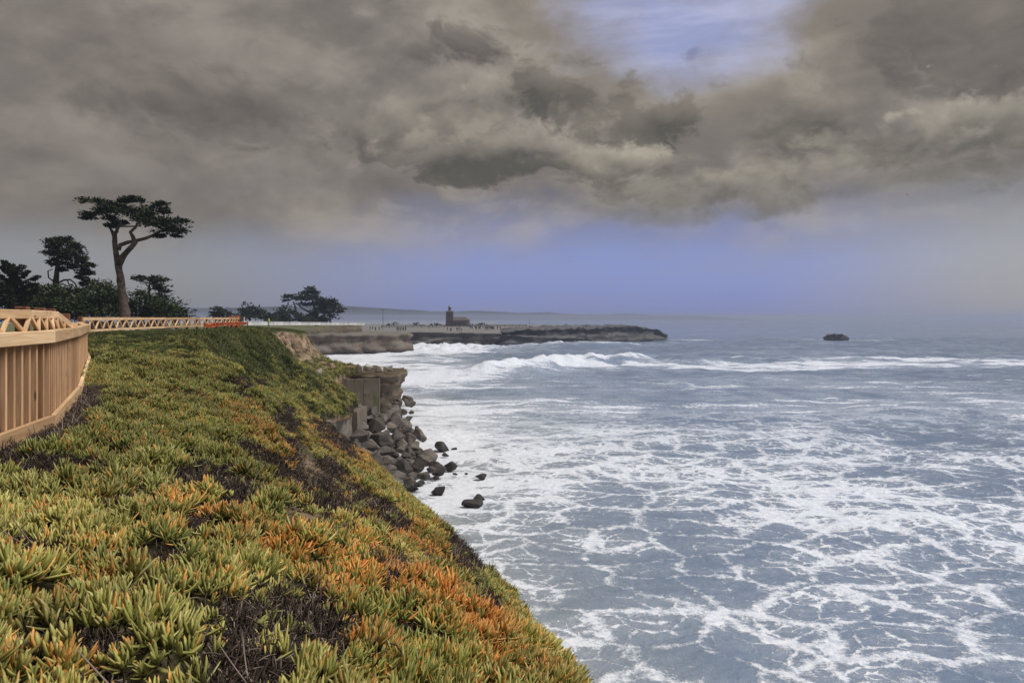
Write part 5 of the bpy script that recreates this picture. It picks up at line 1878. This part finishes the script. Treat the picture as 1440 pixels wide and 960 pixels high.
def leaf_geom(r, base, az, tilt, L, w, curve):
    """three-sided fleshy leaf that bends upwards"""
    V, F, T = [], [], []
    d = np.array([math.cos(az), math.sin(az), 0.0])
    sd = np.array([-math.sin(az), math.cos(az), 0.0])
    ts = [0.0, 0.3, 0.62, 0.86, 1.0]
    ws = [0.75, 1.0, 0.92, 0.6, 0.06]
    p = np.array(base, float)
    ang = tilt
    prev = 0.0
    for k, (t, ww) in enumerate(zip(ts, ws)):
        ang = tilt - curve * t
        dr = d * math.sin(ang) + np.array([0, 0, 1.0]) * math.cos(ang)
        up = -d * math.cos(ang) + np.array([0, 0, 1.0]) * math.sin(ang)
        p = p + dr * L * (t - prev)
        prev = t
        h = w * ww
        V += [p + sd * h * 0.5 + up * h * 0.28, p - sd * h * 0.5 + up * h * 0.28, p - up * h * 0.5]
        T += [t] * 3
        if k:
            o = (k - 1) * 3
            for j in range(3):
                F.append((o + j, o + (j + 1) % 3, o + 3 + (j + 1) % 3, o + 3 + j))
    return V, F, T


def add(acc, g, rv):
    V, F, T = g
    o = len(acc[0])
    acc[0].extend([tuple(v) for v in V])
    acc[1].extend([tuple(i + o for i in f) for f in F])
    acc[2].extend(T)
    acc[3].extend([rv] * len(V))


pr = np.random.default_rng(11)
N_ICE, N_DEAD, N_GRASS = 16, 4, 4
for k in range(N_ICE):
    acc = ([], [], [], [])
    vl, vt = pr.uniform(0.62, 1.18), pr.uniform(0.7, 1.35)
    for sh in range(pr.integers(2, 5)):
        bx, by = pr.normal(size=2) * 0.028
        az0 = pr.uniform(0, 6.28)
        lean = pr.normal(size=2) * 0.15
        n = pr.integers(6, 10)
        for j in range(n):
            f = j / n
            tilt = 0.12 + 1.10 * vt * (1 - f) ** 1.0 + pr.normal() * 0.2
            L = pr.uniform(0.055, 0.100) * vl * (0.75 + 0.35 * (1 - f))
            add(acc, leaf_geom(pr, (bx, by, 0.005 + 0.03 * f), az0 + j * 2.4 + pr.normal() * 0.25, tilt, L, pr.uniform(0.0095, 0.0135), pr.uniform(0.15, 0.75)), float(pr.random()))
    piece('a_shoot_%02d' % k, *acc[:2], acc[2], acc[3], M['leaf'])
for k in range(N_DEAD):
    acc = ([], [], [], [])
    for j in range(44):
        az = pr.uniform(0, 6.28)
        b = np.array([*(pr.normal(size=2) * 0.065), pr.uniform(0.0, 0.03)])
        w = pr.uniform(0.003, 0.0075)
        L = pr.uniform(0.03, 0.085)
        add(acc, leaf_geom(pr, b, az, pr.uniform(0.75, 2.0), L, w, pr.uniform(-2.2, 2.4)), float(pr.random() ** 1.5))
    if k == 3:
        for j in range(2):
            add(acc, leaf_geom(pr, (0, 0, 0.035), pr.uniform(0, 6.28), pr.uniform(1.25, 1.6), pr.uniform(0.12, 0.22), 0.006, pr.uniform(-0.9, 0.9)), 0.9)
    piece('b_dead_%02d' % k, *acc[:2], acc[2], acc[3], M['dead'])
for k in range(N_GRASS):
    acc = ([], [], [], [])
    for j in range(22):
        az = pr.uniform(0, 6.28)
        b = np.array([*(pr.normal(size=2) * 0.05), 0.0])
        L = pr.uniform(0.07, 0.15)
        w = pr.uniform(0.006, 0.010)
        tilt = abs(pr.normal()) * 0.4
        d = np.array([math.cos(az), math.sin(az), 0.0])
        sd = np.array([-math.sin(az), math.cos(az), 0.0])
        m_ = b + (d * math.sin(tilt) + np.array([0, 0, math.cos(tilt)])) * L * 0.55
        e = m_ + (d * math.sin(tilt + 0.5) + np.array([0, 0, math.cos(tilt + 0.5)])) * L * 0.5
        add(acc, ([b + sd * w / 2, b - sd * w / 2, m_ - sd * w * 0.45, m_ + sd * w * 0.45, e], [(0, 1, 2, 3), (3, 2, 4)], [0, 0, 0.55, 0.55, 1.0]), float(pr.random()))
    piece('c_grass_%02d' % k, *acc[:2], acc[2], acc[3], M['grass'], False)

# --- where things grow -------------------------------------------------------
U2 = np.broadcast_to(UF[None, :], Y_.shape)
XX, YY, ZZ = BL[..., 0], BL[..., 1], BL[..., 2]
dens = np.interp(YY, [-8, -1, 0.5, 6, 9, 14, 20, 30, 45, 60, 66, 90], [0, 20, 245, 270, 280, 200, 125, 72, 48, 40, 34, 20])
band = sstep(U2, 2.5, 2.95) * (1 - sstep(U2, 6.35, 6.7))
dens = dens * band
dens = np.where((YY > 62) & (U2 > 4.15) & (U2 < 5.25), dens * 0.10, dens)          # bare dirt cliff
dens = np.where((YY > 63) & (U2 >= 5.25) & (U2 < 5.85), dens * 0.35, dens)
dens = np.where((YY > 93), 0, dens)
wgt = AREA * dens
tot = wgt.sum()
NP = int(tot)
pick = pr.choice(wgt.size, NP, p=(wgt / tot).ravel())
ri, ci = np.unravel_index(pick, wgt.shape)
fr, fc = pr.uniform(-0.5, 0.5, NP), pr.uniform(-0.5, 0.5, NP)
r2 = np.clip(ri + np.sign(fr).astype(int), 0, wgt.shape[0] - 1)
c2_ = np.clip(ci + np.sign(fc).astype(int), 0, wgt.shape[1] - 1)
PT = BL[ri, ci] + (BL[r2, ci] - BL[ri, ci]) * np.abs(fr)[:, None] + (BL[ri, c2_] - BL[ri, ci]) * np.abs(fc)[:, None]
NN = NB[ri, ci]
UU = UF[ci]
px_, py_ = 720 + 1000 * PT[:, 0] / np.maximum(PT[:, 1], 0.3), HOR - 1000 * (PT[:, 2] - EYE) / np.maximum(PT[:, 1], 0.3)
x_, y_ = PT[:, 0], PT[:, 1]


def ell(cx, cy, rx, ry, rot=0.0):
    a = math.radians(rot)
    dx, dy = px_ - cx, py_ - cy
    u = (dx * math.cos(a) + dy * math.sin(a)) / rx
    v = (-dx * math.sin(a) + dy * math.cos(a)) / ry
    return 1 - np.sqrt(u * u + v * v)


def seg(x0, y0, x1, y1, w):
    dx, dy = x1 - x0, y1 - y0
    t = np.clip(((px_ - x0) * dx + (py_ - y0) * dy) / (dx * dx + dy * dy), 0, 1)
    return 1 - np.hypot(px_ - x0 - t * dx, py_ - y0 - t * dy) / w


nz_ = fbm(x_ * 2.3, y_ * 2.3, 0, 4)
nbig = fbm(x_ * 0.8 + 9, y_ * 0.8, 4, 3)
nmid = fbm(x_ * 1.3 + 31, y_ * 1.1, 8, 3)
# patches of dead growth, spotted in the photograph and laid on the ground
patches = [(375, 918, 125, 95, -10), (460, 695, 84, 46, 38), (300, 688, 85, 34, 20), (540, 735, 90, 22, 38), (655, 790, 28, 56, -35), (470, 620, 66, 26, 32), (380, 660, 60, 16, 35), (290, 760, 50, 22, 20), (200, 850, 40, 22, 0), (400, 600, 40, 16, 25), (40, 785, 42, 24, 0), (110, 925, 90, 26, 0), (120, 540, 36, 7, 0),
           (60, 665, 90, 22, -5), (345, 545, 34, 16, 0), (420, 640, 46, 22, 35), (250, 800, 26, 14, 0), (520, 800, 40, 12, 30), (620, 735, 22, 14, 30), (590, 900, 26, 12, 30), (440, 760, 50, 16, 30), (330, 720, 30, 18, 0), (690, 860, 16, 26, -30),
           (265, 560, 30, 10, 10), (400, 580, 30, 12, 20), (180, 720, 26, 10, 0), (560, 850, 28, 10, 30), (330, 640, 40, 12, 30), (505, 585, 26, 18, 30)]
deadp = np.full(NP, -1.0)
for p in patches:
    deadp = np.maximum(deadp, ell(*p))
dead = deadp + nz_ * 0.55 > 0.12
dead |= (nz_ + 0.35 * nmid > 0.62) & (y_ < 30) & (UU > 3.5)
bare = np.maximum(ell(434, 655, 44, 20, 60), ell(428, 724, 60, 18, 22)) + nz_ * 0.3 > 0.15
org = np.full(NP, 0.0)
for sgm in [(330, 590, 400, 640, 26), (400, 640, 480, 705, 18), (380, 780, 560, 830, 34), (560, 830, 680, 900, 30), (240, 725, 330, 775, 26), (450, 860, 540, 945, 24), (440, 600, 520, 655, 22), (560, 745, 640, 800, 18), (480, 740, 520, 790, 16), (430, 830, 480, 850, 30), (620, 880, 700, 940, 26)]:
    org = np.maximum(org, np.clip(seg(*sgm) * 1.8, 0, 1))
tint = np.clip(0.11 + 0.27 * org + 0.26 * nbig + 0.22 * nmid + pr.normal(size=NP) * 0.13 + 0.16 * sstep(px_, 330, 480) * (y_ < 30), 0, 1)
tint = np.where(y_ > 30, np.clip(tint * 0.6 + 0.3 * nmid, 0, 0.8), tint)
tint *= 1 - 0.6 * sstep(U2[ri, ci], 5.55, 6.0) * (y_ < 18)
yellow = np.clip(0.30 + 0.55 * fbm(x_ * 0.6, y_ * 0.6, 12, 3) + pr.normal(size=NP) * 0.2, 0, 1)
yellow = np.where((y_ < 6), np.clip(yellow + 0.22, 0, 1), yellow * 0.8)
value = np.clip(0.95 + 0.28 * fbm(x_ * 1.1 + 3, y_ * 1.1, 6, 3) + pr.normal(size=NP) * 0.12, 0.5, 1.5)
# the growth stands in rounded tufts with dark gaps between them
def tufts(cs, seed):
    r_ = np.random.default_rng(seed)
    jx, jy, jr = r_.random((64, 64)), r_.random((64, 64)), r_.random((64, 64, 4))
    gx, gy = np.floor(x_ / cs).astype(int), np.floor(y_ / cs).astype(int)
    f1, f2 = np.full(NP, 9.0), np.full(NP, 9.0)
    bx, by, bh = np.zeros(NP), np.zeros(NP), np.zeros((NP, 4))
    for ox in (-1, 0, 1):
        for oy in (-1, 0, 1):
            a_, b_ = gx + ox, gy + oy
            qx, qy = (a_ + jx[a_ % 64, b_ % 64]) * cs, (b_ + jy[a_ % 64, b_ % 64]) * cs
            dd_ = np.hypot(x_ - qx, y_ - qy)
            nearer = dd_ < f1
            f2 = np.where(nearer, f1, np.minimum(f2, dd_))
            bx, by = np.where(nearer, qx, bx), np.where(nearer, qy, by)
            bh = np.where(nearer[:, None], jr[a_ % 64, b_ % 64], bh)
            f1 = np.where(nearer, dd_, f1)
    return f1 / cs, (f2 - f1) / cs, (x_ - bx) / cs, (y_ - by) / cs, bh


ta, tb = tufts(0.30, 5), tufts(0.75, 6)
small = y_ < 13
tf1, tedge, tdx, tdy = [np.where(small, p, q) for p, q in zip(ta[:4], tb[:4])]
th = np.where(small[:, None], ta[4], tb[4])
tint = np.clip(tint + (th[:, 0] - 0.5) * 0.30, 0, 1)
yellow = np.clip(yellow + (th[:, 1] - 0.5) * 0.55, 0, 1)
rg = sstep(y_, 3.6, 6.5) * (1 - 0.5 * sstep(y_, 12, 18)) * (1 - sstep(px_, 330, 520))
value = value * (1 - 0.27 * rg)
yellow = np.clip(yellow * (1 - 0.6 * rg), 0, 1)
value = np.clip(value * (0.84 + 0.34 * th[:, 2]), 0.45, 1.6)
grassy = (pr.random(NP) < np.clip(sstep(y_ + 6 * nbig - 3.5 * (UU - 4), 13, 25), 0, 1)) & (UU < 5.2 + 0.6 * nbig + 0.4 * nmid)
grassy |= (y_ > 34) & (pr.random(NP) < 0.5)
green_spot = ell(463, 762, 30, 11, 10) > 0
kind = np.zeros(NP, int)
vi = pr.integers(0, 1000, NP)
kind = vi % N_ICE
kind = np.where(grassy, N_ICE + N_DEAD + vi % N_GRASS, kind)
dead &= ~green_spot
kind = np.where(dead & (y_ < 62) & ~((UU < 3.3) & (y_ > 8)) & ~((y_ > 24) & (UU < 5.0) & (nz_ < 0.85)), N_ICE + np.where(pr.random(NP) < 0.06, 3, vi % 3), kind)
kind = np.where(green_spot, N_ICE + N_DEAD + vi % N_GRASS, kind)
value = np.where(green_spot, 2.0, value)
skirt = (y_ < 10.5) & (UU < 3.16 - 0.12 * nz_)
kind = np.where(skirt, N_ICE + vi % N_DEAD, kind)
value = np.where(skirt, value * 1.5, value)
isdead = (kind >= N_ICE) & (kind < N_ICE + N_DEAD)
# odd green shoots survive inside the dead patches
surv = isdead & ~skirt & (pr.random(NP) < 0.06)
kind = np.where(surv, vi % N_ICE, kind)
keep = ~((tedge < 0.16) & (pr.random(NP) < 0.42) & ~(y_ > 30))
keep &= ~(bare & (pr.random(NP) < 0.92))
# nothing under the pickets or on the landward path close by
keep &= ~((y_ < 10.5) & (UU < 2.99))
sc = np.interp(y_, [0, 8, 14, 20, 30, 45, 60], [1.30, 1.06, 1.16, 1.5, 2.0, 2.5, 2.8]) * pr.uniform(0.6, 1.32, NP)
sc = np.where(isdead, sc * np.interp(y_, [0, 10, 30], [0.95, 0.85, 0.7]), sc)
isgrass = kind >= N_ICE + N_DEAD
sc = np.where(isgrass, sc * np.where(green_spot, 0.6, 0.8), sc)
lean = np.where(y_ > 30, 0.2, 0.5)
up = NN * 0.62 + np.array([0, 0, 0.38]) + pr.normal(size=(NP, 3)) * 0.16 + np.stack([tdx * lean, tdy * lean, np.zeros(NP)], 1)
sc = sc * np.clip(1.12 - 0.35 * tf1, 0.7, 1.2)
dome = np.where(small, 0.085, 0.15) * np.clip(1 - (tf1 / 0.62) ** 2, 0, 1) * (0.4 + 0.9 * th[:, 3])
dome = np.where(isdead, dome * 0.25, dome)
crest = (y_ > 16) & (UU < 4.15)
sc = np.where(crest, sc * 0.55, sc)
dome = np.where(crest, dome * 0.3, dome)
up /= np.linalg.norm(up, axis=1)[:, None]
c = pr.uniform(0, 6.283, NP)
n1x = np.cos(c) * up[:, 0] + np.sin(c) * up[:, 1]
n1y = -np.sin(c) * up[:, 0] + np.cos(c) * up[:, 1]
rot = np.stack([-np.arcsin(np.clip(n1y, -1, 1)), np.arctan2(n1x, up[:, 2]), c], 1)
PT = PT - NN * 0.012 + np.stack([np.zeros(NP), np.zeros(NP), dome], 1)


def ground_cover(name, sel, label, cat):
    P = PT[sel]
    me = bpy.data.meshes.new(name)
    me.vertices.add(len(P))
    me.vertices.foreach_set('co', P.astype(np.float32).reshape(-1))
    for nm, arr in (('tint', tint), ('value', value), ('yellow', yellow), ('sc', sc)):
        a = me.attributes.new(nm, 'FLOAT', 'POINT')
        a.data.foreach_set('value', arr[sel].astype(np.float32))
    a = me.attributes.new('rot', 'FLOAT_VECTOR', 'POINT')
    a.data.foreach_set('vector', rot[sel].astype(np.float32).reshape(-1))
    a = me.attributes.new('pick', 'INT', 'POINT')
    a.data.foreach_set('value', kind[sel].astype(np.int32))
    o = link(bpy.data.objects.new(name, me))
    tag(o, label, cat, None, 'stuff')
    ng = bpy.data.node_groups.new(name, 'GeometryNodeTree')
    ng.interface.new_socket('Geometry', in_out='INPUT', socket_type='NodeSocketGeometry')
    ng.interface.new_socket('Geometry', in_out='OUTPUT', socket_type='NodeSocketGeometry')
    N = ng.nodes
    gi, go = N.new('NodeGroupInput'), N.new('NodeGroupOutput')
    ci_ = N.new('GeometryNodeCollectionInfo')
    ci_.inputs['Collection'].default_value = PLANTS
    ci_.inputs['Separate Children'].default_value = True
    ci_.inputs['Reset Children'].default_value = True
    ip = N.new('GeometryNodeInstanceOnPoints')
    ip.inputs['Pick Instance'].default_value = True

    def na(nm, dt):
        n_ = N.new('GeometryNodeInputNamedAttribute')
        n_.data_type = dt
        n_.inputs['Name'].default_value = nm
        return n_.outputs['Attribute']
    er = N.new('FunctionNodeEulerToRotation')
    ng.links.new(na('rot', 'FLOAT_VECTOR'), er.inputs[0])
    ng.links.new(gi.outputs[0], ip.inputs['Points'])
    ng.links.new(ci_.outputs[0], ip.inputs['Instance'])
    ng.links.new(na('pick', 'INT'), ip.inputs['Instance Index'])
    ng.links.new(er.outputs[0], ip.inputs['Rotation'])
    ng.links.new(na('sc', 'FLOAT'), ip.inputs['Scale'])
    ng.links.new(ip.outputs[0], go.inputs[0])
    md = o.modifiers.new('grow', 'NODES')
    md.node_group = ng
    return o


isdead = (kind >= N_ICE) & (kind < N_ICE + N_DEAD)
isgrass = kind >= N_ICE + N_DEAD
print('PLANT COUNTS', int(keep.sum()), int((keep & isdead).sum()), int((keep & isgrass).sum()))
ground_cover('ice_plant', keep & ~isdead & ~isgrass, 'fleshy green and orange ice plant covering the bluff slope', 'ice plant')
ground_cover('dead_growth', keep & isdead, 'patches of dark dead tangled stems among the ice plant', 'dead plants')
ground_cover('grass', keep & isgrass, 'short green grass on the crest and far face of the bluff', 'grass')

# ------------------------------------------------------------------ sea air
hz = bpy.data.materials.new('sea_haze')
hz.use_nodes = True
hz.node_tree.nodes.clear()
ho = hz.node_tree.nodes.new('ShaderNodeOutputMaterial')
hv = hz.node_tree.nodes.new('ShaderNodeVolumePrincipled')
hv.inputs['Color'].default_value = (0.62, 0.72, 1.0, 1)
hv.inputs['Density'].default_value = 0.00044
hv.inputs['Anisotropy'].default_value = 0.2
hz.node_tree.links.new(hv.outputs[0], ho.inputs['Volume'])
v, f = box_geom((0, 7400, (26.0 - 4.0) / 2), (34000, 14900, 30.0))
hb = mesh_obj('haze', v, f, hz)
tag(hb, 'thin pale sea haze hanging over the bay', 'haze', None, 'stuff')
